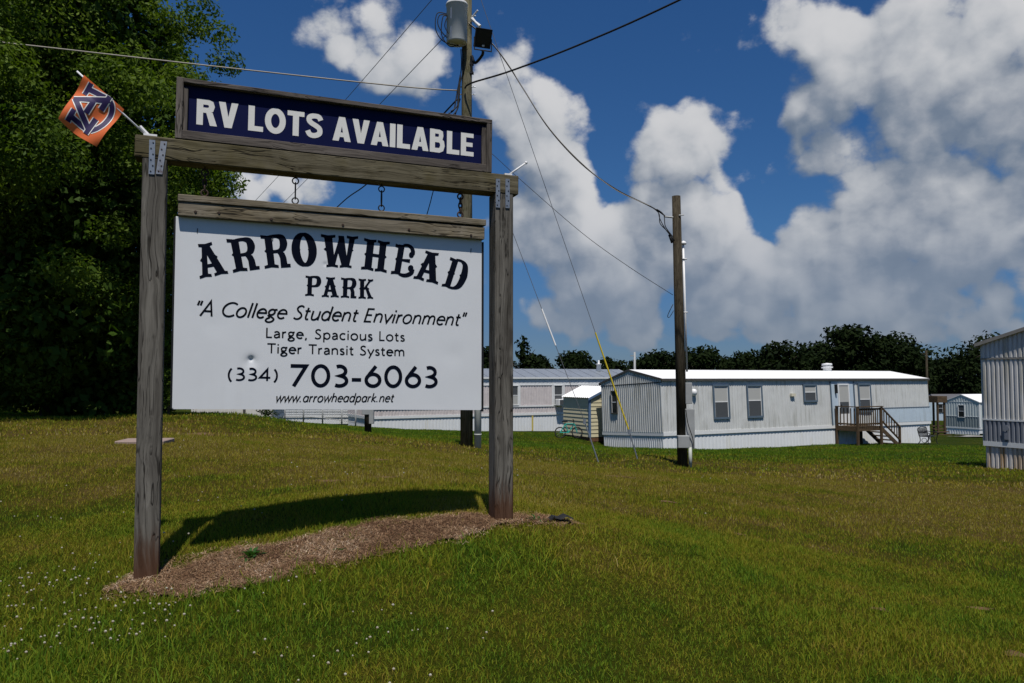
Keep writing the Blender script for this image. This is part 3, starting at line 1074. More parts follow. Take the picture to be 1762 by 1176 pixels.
def west_prims(ch):
    """western slab capitals in a unit box: polygons, ribbons (points, half width) and spurs"""
    def ser_b(x0, x1, h=.085):
        m_ = (x0 + x1) / 2
        return ('p', [(x0, 0), (m_, .028), (x1, 0), (x1, h), (x1 - .06, h + .01), (m_, h + .06), (x0 + .06, h + .01), (x0, h)])

    def ser_t(x0, x1, h=.085):
        m_ = (x0 + x1) / 2
        return ('p', [(x0, 1), (m_, .972), (x1, 1), (x1, 1 - h), (x1 - .05, 1 - h - .01), (m_, 1 - h - .06), (x0 + .05, 1 - h - .01), (x0, 1 - h)])

    def spur(x, y, d, s=.075):
        return ('p', [(x - d * .02, y + s), (x + d * s * .9, y), (x - d * .02, y - s)])
    if ch == 'A':
        return [('p', [(.30, .95), (.50, .95), (.30, .04), (.09, .04)]), ('p', [(.30, .95), (.58, .95), (.93, .04), (.64, .04)]), ('p', [(.25, .28), (.75, .28), (.70, .38), (.28, .38)]),
                ser_b(0, .42), ser_b(.52, 1), ser_t(.17, .72), spur(.19, .52, -1), spur(.73, .55, 1)]
    if ch in 'RP':
        r = [('p', [(.13, .03), (.40, .03), (.40, .97), (.13, .97)]), ser_b(0, .54), ('p', [(0, 1), (.20, .975), (.20, .88), (0, .90)]), spur(.14, .52, -1),
             ('r', [(.30, .93), (.55, .945), (.74, .89), (.80, .73), (.74, .57), (.58, .50), (.30, .49)], [.055, .06, .11, .13, .11, .06, .05])]
        if ch == 'R':
            r += [('p', [(.50, .49), (.66, .50), (.80, .44), (.86, .30), (.88, .11), (1, .10), (1, 0), (.62, 0), (.62, .30), (.58, .40)])]
        return r
    if ch == 'O':
        e = arc(.5, .5, .34, .44, 0, 360, 28)[:-1]
        return [('rc', e, [.06 + .085 * abs(math.cos(2 * math.pi * i / 28)) for i in range(28)]), spur(.06, .5, -1, .07), spur(.94, .5, 1, .07), spur(.30, .5, 1, .06), spur(.70, .5, -1, .06)]
    if ch == 'W':
        return [('p', [(.08, .96), (.31, .96), (.42, .02), (.22, .02)]), ('p', [(.40, .02), (.28, .02), (.52, .96), (.60, .96)]), ('p', [(.52, .96), (.44, .62), (.62, .02), (.82, .02)][::1]), ('p', [(.48, .98), (.64, .98), (.80, .02), (.60, .02)]),
                ('p', [(.70, .02), (.82, .02), (.96, .96), (.80, .96)]), ser_t(0, .40), ser_t(.72, 1.04), ser_b(.16, .50, .07), ser_b(.55, .90, .07), spur(.13, .55, -1, .06), spur(.88, .55, 1, .06)]
    if ch == 'H':
        return [('p', [(.12, .03), (.40, .03), (.40, .97), (.12, .97)]), ('p', [(.62, .03), (.88, .03), (.88, .97), (.62, .97)]), ('p', [(.38, .45), (.64, .45), (.64, .55), (.38, .55)]),
                ser_b(0, .48), ser_b(.53, 1), ser_t(0, .48), ser_t(.53, 1), spur(.13, .5, -1), spur(.87, .5, 1)]
    if ch == 'E':
        return [('p', [(.14, .03), (.42, .03), (.42, .97), (.14, .97)]), ('p', [(0, .98), (.2, .95), (.2, .85), (0, .88)]), ('p', [(0, .10), (.2, .13), (.2, .03), (0, .0)]), spur(.15, .5, -1),
                ('r', [(.36, .96), (.56, .98), (.74, .93), (.84, .82), (.84, .72)], [.05, .06, .07, .08, .09]), ('o', .80, .70, .12, .10),
                ('r', [(.36, .05), (.56, .02), (.76, .05), (.92, .14), (.94, .26)], [.05, .07, .08, .085, .09]), ('o', .86, .28, .13, .10),
                ('p', [(.40, .46), (.78, .44), (.78, .56), (.40, .53)])]
    if ch == 'D':
        return [('p', [(.13, .03), (.40, .03), (.40, .97), (.13, .97)]), ser_b(0, .40), ('p', [(0, 1), (.2, .975), (.2, .88), (0, .90)]), spur(.14, .5, -1), spur(.38, .5, 1, .06), spur(.98, .5, 1, .06), spur(.70, .5, -1, .06),
                ('r', [(.30, .955), (.56, .95), (.78, .82), (.86, .5), (.78, .18), (.56, .05), (.30, .045)], [.045, .05, .11, .14, .11, .05, .045])]
    if ch == 'K':
        return [('p', [(.10, .03), (.38, .03), (.38, .97), (.10, .97)]), ser_b(0, .50), ser_t(0, .50), ser_t(.62, .98), ser_b(.60, 1.0), spur(.11, .5, -1), ('p', [(.72, .95), (.88, .95), (.42, .44), (.34, .52)]), ('p', [(.42, .58), (.56, .66), (.94, .04), (.68, .04)]), spur(.66, .5, 1)]


def west(lt, ch, bl_, br_, tl_, tr_):
    """map the unit letter onto the board by its four photographed corners (bilinear in board metres)"""
    bl_, br_, tl_, tr_ = [Vector(S_(*p)) for p in (bl_, br_, tl_, tr_)]

    def T(p):
        x, y = p
        return (bl_ * (1 - x) + br_ * x) * (1 - y) + (tl_ * (1 - x) + tr_ * x) * y
    wscale = (br_ - bl_).length * .55 + (tl_ - bl_).length * .45
    for pr in west_prims(ch):
        if pr[0] == 'p':
            lt.poly([tuple(T(p)) for p in pr[1]])
        elif pr[0] == 'r':
            P3 = catmull([(*p, 0) for p in pr[1]], 5)
            hw = []
            for i in range(len(pr[2]) - 1):
                hw += [pr[2][i] + (pr[2][i + 1] - pr[2][i]) * k / 5 for k in range(5)]
            hw.append(pr[2][-1])
            lt.ribbon([T((p.x, p.y)) for p in P3], [h * wscale for h in hw])
        elif pr[0] == 'rc':
            lt.ribbon([T(p) for p in pr[1]], [h * wscale for h in pr[2]], True)
        elif pr[0] == 'o':
            lt.poly([tuple(T(p)) for p in arc(pr[1], pr[2], pr[3], pr[4], 0, 360, 16)[:-1]])


Z1 = lambda x, y: (330 + x / 6.526, 390 + y / 6.526)
Z2 = lambda x, y: (560 + x / 6.526, 390 + y / 6.526)
lt = Letters()
lt.y = YB
west(lt, 'A', Z1(92, 590), Z1(412, 530), Z1(20, 205), Z1(300, 160))
west(lt, 'R', Z1(465, 520), Z1(765, 480), Z1(386, 140), Z1(715, 112))
west(lt, 'R', Z1(820, 475), Z1(1112, 457), Z1(768, 97), Z1(1082, 80))
west(lt, 'O', Z1(1135, 452), Z1(1415, 452), Z1(1110, 68), Z1(1385, 66))
west(lt, 'W', (552, 459.5), Z2(330, 468), Z1(1450, 85), Z2(352, 108))
west(lt, 'H', Z2(398, 482), Z2(686, 522), Z2(436, 128), Z2(724, 172))
west(lt, 'E', Z2(732, 535), Z2(975, 572), Z2(792, 185), Z2(1030, 222))
west(lt, 'A', Z2(985, 585), Z2(1260, 652), Z2(1080, 258), Z2(1350, 315))
west(lt, 'D', Z2(1302, 672), Z2(1530, 735), Z2(1404, 342), Z2(1640, 400))
lt.mb.build('lettering', LETTER_B, board)
lt = Letters()
lt.y = YB
west(lt, 'P', Z1(1272, 780), Z1(1455, 786), Z1(1278, 550), Z1(1470, 556))
west(lt, 'A', Z1(1458, 792), Z1(1650, 797), Z1(1478, 565), Z1(1660, 572))
west(lt, 'R', Z2(172, 800), Z2(346, 806), Z2(175, 572), Z2(366, 580))
west(lt, 'K', Z2(370, 810), Z2(536, 815), Z2(372, 584), Z2(540, 592))
lt.mb.build('lettering', LETTER_B, board)


def board_line(text, a, b, top, hw, shear, mat_, track=.06):
    lt = Letters()
    lt.y = YB
    p0, p1 = S_(*a), S_(*b)
    cap = S_(a[0], top)[1] - p0[1]
    lt.line(text, p0, p1, cap, hw, shear, track)
    lt.mb.build('lettering', mat_, board)


board_line('"A College Student Environment"', (332.5, 543.2), (798.5, 560.9), 517.6, .0062, .30, LETTER_K, .055)
board_line('Large, Spacious Lots', (457.5, 581.2), (697, 587.7), 564.2, .0049, 0, LETTER_K, .10)
board_line('Tiger Transit System', (459.6, 607.9), (696.8, 613.0), 591.2, .0049, 0, LETTER_K, .085)
board_line('(334)', (391, 654.7), (479, 656), 633, .0064, 0, LETTER_B, .10)
board_line('703-6063', (498.4, 664.9), (753.5, 666.6), 628.0, .0125, 0, LETTER_B, .10)
board_line('www.qrrowheqdpqrk.net', (473.5, 692.1), (676.5, 692.0), 676.5, .0041, .26, LETTER_K, .07)

# nails with rusty heads on the rail, dark strips standing for slots in the board
nm = MB()
for (nx_, ny_) in [(140, 105), (262, 110), (533, 143), (905, 173), (1248, 197), (1570, 227)]:
    u, z = on_sign(290 + nx_ / 3.016, 330 + ny_ / 3.016, .008)
    nm.tube([(u, .011, z), (u, .003, z)], [.011, .008], 8)
nm.build('rail_bolt', RUST, hs)
nm = MB()
for (nx_, ny_) in [(150, 202), (1569, 305), (541, 243)]:
    u, z = on_sign(290 + nx_ / 3.016, 330 + ny_ / 3.016, YB)
    nm.obox((u, YB - .002, z), (.0022, 0, 0), (0, .002, 0), (.001, 0, .014))
nm.build('slot_strip', BLACKM, board)
# hooks and rings
for hi, (u, heavy) in enumerate([(.275, 1), (.859, 0), (1.459, 0), (2.051, 1)]):
    hk = MB()
    zt = 2.91 - (u / 2.4) * .02
    zb_ = 2.688 - (u / 2.2) * .014
    span = zt - zb_
    yy = .07
    rr = .0045 if not heavy else .006
    R = .021
    hk.tube([(u, yy, zt + .03), (u, yy, zt - .022)], rr, 6)
    hk.ring((u, yy, zt - .044), (1, 0, 0), (0, 0, 1), R, rr, 18, 6)
    n_mid = 3 if heavy else 1
    zz0, zz1 = zt - .058, zb_ + .052
    for kx in range(n_mid):
        za = zz0 - (zz0 - zz1) * kx / n_mid
        zb2 = zz0 - (zz0 - zz1) * (kx + 1) / n_mid
        ax = Vector((0, 1, 0)) if kx % 2 == 0 else Vector((1, 0, 0))
        cc = Vector((u, yy, (za + zb2) / 2))
        hl = (za - zb2) / 2 + rr
        pts = [cc + ax * (.012 * math.cos(t_)) + Vector((0, 0, hl * math.sin(t_))) for t_ in [i * 2 * math.pi / 14 for i in range(15)]]
        hk.tube(pts, rr, 6)
    hk.ring((u, yy, zb_ + .038), (1, 0, 0), (0, 0, 1), R, rr, 18, 6)
    hk.tube([(u, yy, zb_ + .018), (u, yy, zb_ - .03)], rr, 6)
    hk.build('hanger_chain' if heavy else 'hanger_ring', RUST if heavy else BLACKM, hs, True)

# ------------------------------------------------------------------ flag and empty flagpole on the beam
FO = .07
base_u, base_z = on_sign(256, 231.5, FO)
tip_u, tip_z = on_sign(132.4, 122.9, FO)
flag = thing('flag', 'small orange flag with navy interlocking letters on a white stick at the beam end', 'flag', SL + SX * base_u + SN * FO + Vector((0, 0, base_z)), ANG)
fm = MB()
dirp = Vector((tip_u - base_u, 0, tip_z - base_z))
fm.tube([(0, 0, -.02), tuple(dirp)], [.0065, .006], 8)
fm.build('flagpole', WHITE_P, flag, True)
fm = MB()
fm.obox((0.01, 0, -.006), (.04, 0, 0), (0, .015, 0), (0, 0, .006))
fm.tube([(0, 0, -.01), tuple(dirp.normalized() * .07)], .012, 8)
fm.build('pole_socket', WHITE_P, flag)
Z7 = lambda x, y: (80 + x / 7.35, 110 + y / 7.35)


def fl(x, y):
    u, z = on_sign(*Z7(x, y), FO)
    return Vector((u - base_u, z - base_z))


FA, FB, FC, FD = fl(478, 150), fl(985, 585), fl(640, 1062), fl(160, 715)   # hoist top, hoist low, outer corners


def wave(p):
    # distance along the cloth away from the stick
    h = (FB - FA).normalized()
    nrm = Vector((h.y, -h.x))
    d = (p - FA).dot(nrm)
    d = abs(d)
    s_ = (p - FA).dot(h)
    return -.012 + .016 * math.sin(s_ * 26 + d * 9) * min(d / .10, 1) + .012 * math.sin(d * 17 + s_ * 4) * min(d / .08, 1)


cl = MB()
N_ = 48
for i in range(N_ + 1):
    for j in range(N_ + 1):
        s_, t_ = i / N_, j / N_
        p = (FA * (1 - s_) + FB * s_) * (1 - t_) + (FD * (1 - s_) + FC * s_) * t_
        cvx = math.sin(math.pi * s_) * .012 * t_
        p = p + (FD - FA).normalized() * cvx
        cl.v.append((p.x, wave(p), p.y))
for i in range(N_):
    for j in range(N_):
        a = i * (N_ + 1) + j
        cl.f.append((a, a + 1, a + N_ + 2, a + N_ + 1))
        cl.m.append(0)
ORANGE = leaf_mat('orange_flag_nylon', (.90, .20, .07), (.90, .20, .07), .35)
cloth = cl.build('cloth', ORANGE, flag, True)
# navy interlocked letters with a white outline, printed on the cloth


def print_ribbon(mb, pts, hw, layer, smooth=False):
    pts = [Vector(p) for p in pts]
    if smooth:
        pts = [Vector((p.x, p.y)) for p in catmull([(*p, 0) for p in pts], 6)]
    # subdivide
    q = []
    for a, b in zip(pts[:-1], pts[1:]):
        n = max(1, int((b - a).length / 16))
        q += [a + (b - a) * i / n for i in range(n)]
    q.append(pts[-1])
    Lp, Rp = [], []
    for i in range(len(q)):
        a = (q[i] - q[i - 1]) if i else q[1] - q[0]
        b = (q[i + 1] - q[i]) if i < len(q) - 1 else q[-1] - q[-2]
        a.normalize()
        b.normalize()
        na, nb = Vector((-a.y, a.x)), Vector((-b.y, b.x))
        mi = (na + nb).normalized()
        k = hw / max(mi.dot(na), .5)
        Lp.append(q[i] + mi * k)
        Rp.append(q[i] - mi * k)

    def M(p):
        f = fl(p.x, p.y)
        return (f.x, wave(f) - .0016 - layer * .0011, f.y)
    K = 5
    for i in range(len(q) - 1):
        for k in range(K):
            a_, b_ = k / K, (k + 1) / K
            mb.quad(M(Rp[i].lerp(Lp[i], a_)), M(Rp[i + 1].lerp(Lp[i + 1], a_)), M(Rp[i + 1].lerp(Lp[i + 1], b_)), M(Rp[i].lerp(Lp[i], b_)))


U_strokes = [([(480, 390), (570, 255)], 0), ([(535, 325), (750, 440)], 0), ([(715, 420), (790, 465), (830, 545), (810, 650), (740, 760), (650, 830), (560, 860)], 1), ([(560, 865), (470, 805), (325, 690)], 0), ([(275, 745), (362, 600)], 0)]
A_strokes = [([(345, 455), (810, 475)], 0), ([(690, 590), (805, 425)], 0), ([(365, 440), (540, 850)], 0), ([(500, 895), (628, 705)], 0), ([(600, 490), (505, 640)], 0)]
ww, nw = MB(), MB()
for pts, smo in U_strokes:
    print_ribbon(ww, pts, 44, 0, smo)
    print_ribbon(nw, pts, 31, 1, smo)
for k_, (pts, smo) in enumerate(A_strokes):
    print_ribbon(ww, pts, 46, 2, smo)
    print_ribbon(nw, pts, 33, 3, smo)
PURP = paint('navy_print', (.022, .012, .075), .6, .1)
ww.build('emblem_outline', LETTER_W, cloth)
nw.build('emblem', PURP, cloth)
bu_, bz_ = on_sign(874, 299, FO)
tu_, tz_ = on_sign(905, 280.5, FO)
stub = thing('flagpole', 'bare white flag stick without a flag on the right end of the sign beam', 'flagpole', SL + SX * bu_ + SN * FO + Vector((0, 0, bz_)), ANG)
fm = MB()
dv = Vector((tu_ - bu_, 0, tz_ - bz_))
fm.tube([(0, 0, -.015), tuple(dv)], .0068, 8)
fm.build('stick', WHITE_P, stub, True)
fm = MB()
fm.tube([tuple(dv * .97), tuple(dv * 1.04)], .0115, 8)
fm.obox((0, 0, -.008), (.03, 0, 0), (0, .012, 0), (0, 0, .006))
fm.build('end_cap', WHITE_P, stub)

# ------------------------------------------------------------------ utility poles
PB = on_ground(803, 768, 18.9)
pole = thing('utility_pole', 'tall weathered utility pole with a grey transformer can and a floodlight behind the sign', 'utility pole', PB)
pm = MB()
pm.tube([(0, 0, -.3), (-.01, 0, 3), (-.02, 0, 8), (-.02, 0, 12.4)], [.152, .147, .128, .115], 18)
pm.build('shaft', POLE_W, pole, True)
Tz = lambda px_, py_, Y=18.9: (at(px_, py_, Y) - PB)
tc = Tz(786, 75, 18.62)
h_ = Tz(786, 10, 18.62).z - tc.z
tf = MB()
tf.lathe(tc, [(0.0, 0.0), (.235, .0), (.252, .03), (.252, h_ - .03), (.27, h_ - .02), (.27, h_ + .01), (.25, h_ + .05), (.10, h_ + .11), (0, h_ + .12)], 26)
tr = tf.build('transformer', TRANS, pole, True)
tf = MB()
for (dx, dy) in ((.02, -.02), (-.10, .05)):
    c = tc + Vector((dx, dy, h_ + .1))
    tf.lathe(c, [(.03, 0), (.07, .03), (.035, .06), (.065, .09), (.03, .12), (.055, .15), (.025, .18), (.02, .25), (0, .26)], 12)
tf.build('bushing', WHITE_P, tr, True)
tf = MB()
for hz in (.18, .62):
    tf.obox(tc + Vector((.16, .16, hz * h_ / .9)), (.12, .10, 0), (-.02, .024, 0), (0, 0, .05))
    tf.obox(tc + Vector((-.12, -.215, hz * h_ / .9)), (.015, -.008, .0), (.004, .008, 0), (0.0, 0, .13))
tf.build('hanger_bracket', GALV, tr)
# bushing leads: loops of black cable on the left side of the can
lp = MB()
for k_, (bx, low) in enumerate([(752, 60), (756, 52), (762, 68), (768, 56)]):
    st = Tz(768 + k_, 24 + 2 * k_, 18.5)
    e = Tz(790, 80 - 1.5 * k_, 18.75)
    m1 = Tz(bx, 24 + 3 * k_, 18.45)
    m2 = Tz(bx - 2, low - 8, 18.45)
    m3 = Tz(bx + 12, low + 12, 18.5)
    lp.tube(catmull([st, m1, m2, m3, e], 7), .012, 6)
for k_, (a, b) in enumerate([((793, 85), (786, 160)), ((795, 85), (790, 150))]):
    lp.tube(catmull([Tz(*a, 18.73), Tz((a[0] + b[0]) / 2 + 4, 120, 18.74), Tz(*b, 18.72)], 6), .012, 6)
for (e1, e2) in [((772, 196), (784, 175)), ((780, 198), (788, 170)), ((776, 192), (790, 168)), ((783, 196), (789, 160))]:
    lp.tube(catmull([Tz(*e1, 18.6), Tz((e1[0] + e2[0]) / 2 + 3, (e1[1] + e2[1]) / 2 + 4, 18.65), Tz(*e2, 18.7), Tz(792, 130, 18.76)], 5), .016, 6)
lp.build('cable_loop', CABLE, pole, True)
# floodlight
fc = Tz(831, 66, 18.55)
fv = Vector((.30, -.82, -.48)).normalized()
fu = Vector((.0, 0, 1)) - fv * fv.z
fu.normalize()
fr_ = fv.cross(fu)
fd = MB()
fd.obox(fc, fr_ * .20, fu * .22, fv * .045)
i0 = len(fd.v)
bk = fc - fv * .18
fd.v += [tuple(fc - fv * .04 + fr_ * (.195 * sx__) + fu * (.215 * sy__)) for sx__, sy__ in ((-1, -1), (1, -1), (1, 1), (-1, 1))]
fd.v += [tuple(bk + fr_ * (.09 * sx__) + fu * (.11 * sy__)) for sx__, sy__ in ((-1, -1), (1, -1), (1, 1), (-1, 1))]
for q_ in ((0, 1, 5, 4), (1, 2, 6, 5), (2, 3, 7, 6), (3, 0, 4, 7), (4, 5, 6, 7)):
    fd.f.append(tuple(i0 + k_ for k_ in q_))
    fd.m.append(0)
fl_o = fd.build('floodlight', BLACKM, pole)
fd = MB()
fd.obox(fc + fv * .047 + fu * .02, fr_ * .16, fu * .15, fv * .003)
fd.build('lens', GLASS, fl_o)
fd = MB()
fd.obox(fc + fv * .05 - fu * .165 - fr_ * .02, fr_ * .03, fu * .02, fv * .004)
fd.build('sticker', LETTER_W, fl_o)
fd = MB()
y1_, y2_ = fc + fr_ * .215, fc - fr_ * .215
dn = Vector((0, 0, -.30))
fd.tube([y1_, y1_ + dn, y2_ + dn, y2_], .018, 6)
arm0 = fc + dn
fd.tube(catmull([arm0, arm0 + Vector((-.02, .05, -.10)), arm0 + Vector((-.20, .22, -.22)), Vector((-.02 + .12, -.10, Tz(807, 100).z)), Vector((-.02 + .12, -.06, Tz(807, 130).z))], 6), .034, 8)
fd.obox(Vector((.1, -.06, Tz(807, 112).z)), (.05, 0, 0), (0, .05, 0), (0, 0, .03))
fd.obox(Vector((.1, -.06, Tz(807, 128).z)), (.05, 0, 0), (0, .05, 0), (0, 0, .02))
fd.build('arm', BLACKM, fl_o)
ins = MB()
a_, b_ = Tz(812, 33, 18.8), Tz(826, 46, 18.7)
ins.tube([a_, a_ + (b_ - a_) * .4, b_], [.05, .03, .045], 8)
ins.tube([Tz(806, 38, 18.9), Tz(822, 18, 18.7)], .02, 6)
ins.build('insulator', WHITE_P, pole)
ht = MB()
for pz in (150, 163, 28, 250):
    zc = Tz(800, pz).z
    ht.tube([(-.2, 0, zc), (.2, 0, zc)], .012, 6)
ht.build('through_bolt', GALV, pole)
cx0 = Tz(822, 768, 18.7)
cm = MB()
cm.tube([(cx0.x, -.15, -.25), (cx0.x, -.15, 1.4), (cx0.x - .06, -.06, 2.1)], .085, 14)
cm.tube([(cx0.x, -.15, .28), (cx0.x, -.15, .31)], .092, 14)
cm.build('conduit', CONDUIT, pole, True)

SB = on_ground(1175, 803, 18)
sp = thing('service_pole', 'shorter bare wooden pole with meter box and white conduit before the grey trailer', 'utility pole', SB)
top = at(1163.5, 338, 18) - SB
pm = MB()
pm.tube([(0, 0, -.3), (top.x * .5, 0, top.z * .5), (top.x, 0, top.z)], [.122, .112, .098], 16)
pm.build('shaft', POLE_D, sp, True)
s_at = lambda px_, py_, Y=18.0: at(px_, py_, Y) - SB
cm = MB()
cm.tube([s_at(1175.5, 420, 18.0), s_at(1182, 640, 17.97)], .024, 10)
cm.lathe(s_at(1176, 421, 18.0), [(.03, 0), (.065, .0), (.072, .03), (.05, .065), (0, .09)], 14)
for pz in (446, 538):
    c_ = s_at(1178 + (pz - 446) * .012, pz, 18.0)
    cm.obox(c_, (.05, 0, 0), (0, .04, 0), (0, 0, .012))
cm.build('conduit', WHITE_P, sp, True)
bm_ = MB()
p_ = s_at(1184.5, 677, 17.93)
bm_.box(p_.x - .075, p_.x + .075, p_.y - .06, p_.y + .08, p_.z - .24, p_.z + .24, 0, .008)
bm_.build('meter_box', GREYBOX, sp)
bm_ = MB()
p_ = s_at(1187, 738, 17.95)
bm_.box(p_.x - .115, p_.x + .10, p_.y - .05, p_.y + .09, p_.z - .45, p_.z + .45, 0, .008)
bm_.build('breaker_panel', GREYBOX, sp)
bm_ = MB()
p_ = s_at(1176, 760.5, 17.80)
bm_.box(p_.x - .13, p_.x + .13, p_.y - .05, p_.y + .10, p_.z - .14, p_.z + .14, 0, .012)
bm_.build('junction_box', GREYBOX, sp)
cm = MB()
cm.tube([s_at(1187.5, 770, 17.92), s_at(1188, 806, 17.92)], .04, 10)
cm.build('ground_conduit', CONDUIT, sp, True)
cm = MB()
cm.tube(catmull([s_at(1160, 415, 17.9), s_at(1150, 400, 17.85), s_at(1136, 385, 17.9), s_at(1134, 368, 17.95), s_at(1122, 357, 18)], 6), .010, 6)
cm.tube(catmull([s_at(1161, 414, 17.9), s_at(1146, 396, 17.85), s_at(1136, 378, 17.9), s_at(1133, 366, 17.95)], 6), .010, 6)
cm.tube(catmull([s_at(1158, 408, 17.9), s_at(1145, 390, 17.85), s_at(1142, 370, 17.9), s_at(1130, 360, 17.95)], 6), .010, 6)
cm.tube(catmull([s_at(1158, 524, 17.9), s_at(1149, 543, 17.85), s_at(1152, 546, 17.85), s_at(1159, 535, 17.9)], 6), .008, 6)
cm.tube([s_at(1152, 404, 17.9), s_at(1157, 418, 17.88)], .035, 6)
cm.tube(catmull([s_at(1180, 705, 17.85), s_at(1184, 730, 17.82), s_at(1192, 755, 17.85), s_at(1193, 772, 17.85)], 6), .010, 6)
cm.build('cable_loop', CABLE, sp, True)
cm = MB()
cm.tube([s_at(1144, 373, 17.9), s_at(1158, 374.5, 17.9)], .022, 6)
cm.tube([s_at(1168, 371, 17.9), s_at(1177, 370, 17.9)], .014, 6)
cm.build('insulator', GREYBOX, sp)

HPB = on_ground(633, 748, 24)
hp = thing('meter_post', 'short dark post carrying a grey meter box on the lawn below the hanging sign', 'post', HPB)
pm = MB()
pm.tube([(0, 0, -.3), (0, 0, 2.0)], [.11, .10], 12)
pm.build('shaft', POLE_D, hp, True)
pm = MB()
pm.box(.05, .19, -.13, .02, .32, 1.25, 0, .01)
pm.build('meter_box', GREYBOX, hp)
pm = MB()
pm.box(-.16, .06, -.14, -.02, .60, .92, 0, .01)
pm.build('socket_box', GREYBOX, hp)

# ------------------------------------------------------------------ wires


def wire(name, label, pts, r, m, cat='cable', n=6, smooth=True):
    mb = MB()
    pts = [Vector(p) for p in pts]
    mb.tube(catmull(pts, 8) if smooth and len(pts) > 2 else pts, r, n)
    o = mb.build(name, m, None, True)
    tag(o, label, cat)
    return o


A_ = lambda px_, py_, Y: at(px_, py_, Y)
wire('overhead_cable', 'pale overhead cable running from the utility pole across the big tree to the left', [A_(-500, 20, 15.5), A_(0, 73, 16.8), A_(400, 118, 17.8), A_(690, 149, 18.5), A_(786, 156, 18.75)], .016, CABLE_L, 'power line')
wire('overhead_cable', 'thick black overhead cable rising from the pole to the upper right of the sky', [A_(800, 152, 18.72), A_(812, 143, 18.5), A_(880, 122, 18.0), A_(1000, 76, 17), A_(1170, 0, 15.5), A_(1700, -260, 12)], .021, CABLE, 'power line')
wire('service_drop', 'twisted service cable sagging between the tall pole and the shorter pole', [A_(806, 40, 18.8), A_(847, 76, 18.75), A_(878, 118, 18.7), A_(902, 156, 18.65), A_(945, 222, 18.55), A_(1000, 282, 18.4), A_(1060, 326, 18.2), A_(1120, 356, 18.0), A_(1146, 373, 17.9)], .015, CABLE, 'power line')
wire('service_drop_messenger', 'thin pale messenger wire wound along the sagging service cable', [A_(806, 39, 18.76), A_(847, 75, 18.71), A_(880, 119, 18.66), A_(901, 155, 18.61), A_(947, 223, 18.51), A_(1001, 281, 18.36), A_(1059, 327, 18.16), A_(1120, 355, 17.96)], .007, CABLE_L, 'power line')
wire('telephone_line', 'thin straight wire running from the tall pole down to the middle of the shorter pole', [A_(806, 230, 18.75), A_(850, 268, 18.6), A_(895, 309, 18.5), A_(1000, 400, 18.3), A_(1080, 458, 18.1), A_(1158, 508, 17.9)], .007, CABLE, 'power line')
wire('high_line', 'thin upper wire crossing the blue sky left of the transformer can', [A_(803, -70, 18.9), A_(598, 168, 26), A_(440, 345, 36), A_(140, 660, 60)], .010, CABLE_G, 'power line')
wire('high_line', 'thin lower wire leaving the pole just under the transformer and crossing the cloud', [A_(797, 30, 18.8), A_(655, 178, 24), A_(535, 302, 32), A_(400, 436, 44), A_(230, 600, 60)], .010, CABLE_G, 'power line')
wire('house_drop', 'black cable sloping down left behind the sign between beam and board', [A_(786, 172, 18.7), A_(715, 245, 21), A_(630, 318, 25), A_(582, 355, 28), A_(500, 440, 36), A_(420, 560, 46)], .020, CABLE, 'power line')
wire('house_drop', 'pair of steep dark wires dropping behind the sign beside the right hand ring', [A_(792, 170, 18.75), A_(765, 260, 19.8), A_(745, 331, 20.7), A_(735, 368, 21.2), A_(690, 520, 22.8), A_(634, 668, 23.95)], .013, CABLE, 'power line')


def guy(label, top_, bot, gtop, gbot, gm, rod_from):
    o = thing('guy_wire', label, 'guy wire', bot)
    mb = MB()
    mb.tube([top_ - bot, gbot - bot], .0075, 6)
    mb.build('strand', CABLE_G, o)
    mb = MB()
    mb.tube([gtop - bot, gbot - bot], .019, 8)
    mb.build('guard', gm, o)
    mb = MB()
    mb.tube([rod_from - bot, Vector((0, 0, -.12))], .016, 6)
    mb.obox(rod_from - bot, (.03, 0, 0), (0, .03, 0), (0, 0, .06))
    mb.build('anchor_rod', GALV, o)


def lerp(a, b, t):
    return a + (b - a) * t


b1 = on_ground(1100, 790, 18.4)
t1 = A_(807, -60, 18.85)
tt = lambda t: lerp(t1, b1, t)
guy('long guy wire with a yellow guard ending on the lawn near the grey trailer', t1, b1, tt(.752), tt(.945), YELLOW_P, tt(.945))
b2 = on_ground(1033, 801, 18.2)
t2 = A_(808, 205, 18.8)
tt2 = lambda t: lerp(t2, b2, t)
guy('shorter guy wire with a white spiral grip and bare steel anchor rod', t2, b2, tt2(.565), tt2(.67), WHITE_P, tt2(.885))
mb = MB()
mb.tube([tt2(.67), tt2(.885)], .0075, 6)
o = mb.build('strand', CABLE_G, None)
gw = [x_ for x_ in COL.objects if x_.name.startswith('guy_wire')][-1]
o.parent = gw
o.location = -Vector(gw.location)

# ------------------------------------------------------------------ mobile homes


def corr(mb, P0, P1, z0, ztop, outward, pitch=.15, depth=.018, m=0, zbot=None):
    """ribbed metal sheet standing between plan points P0 and P1; ztop may be a function of distance"""
    P0, P1, out = Vector((*P0, 0)), Vector((*P1, 0)), Vector((*outward, 0))
    L = (P1 - P0).length
    d = (P1 - P0) / L
    prof = [(0, 0), (.30, 0), (.42, 1), (.88, 1), (1.0, 0)]
    ss = []
    n = max(1, int(round(L / pitch)))
    pt = L / n
    for i in range(n):
        for (a, h) in prof[:-1]:
            ss.append(((i + a) * pt, h))
    ss.append((L, 0))
    base = len(mb.v)
    for (s, h) in ss:
        p = P0 + d * s + out * (h * depth)
        zt = ztop(s) if callable(ztop) else ztop
        zb = zbot(s) if callable(zbot) else z0
        mb.v.append((p.x, p.y, zb))
        mb.v.append((p.x, p.y, zt))
    for i in range(len(ss) - 1):
        mb.f.append((base + 2 * i, base + 2 * i + 2, base + 2 * i + 3, base + 2 * i + 1))
        mb.m.append(m)


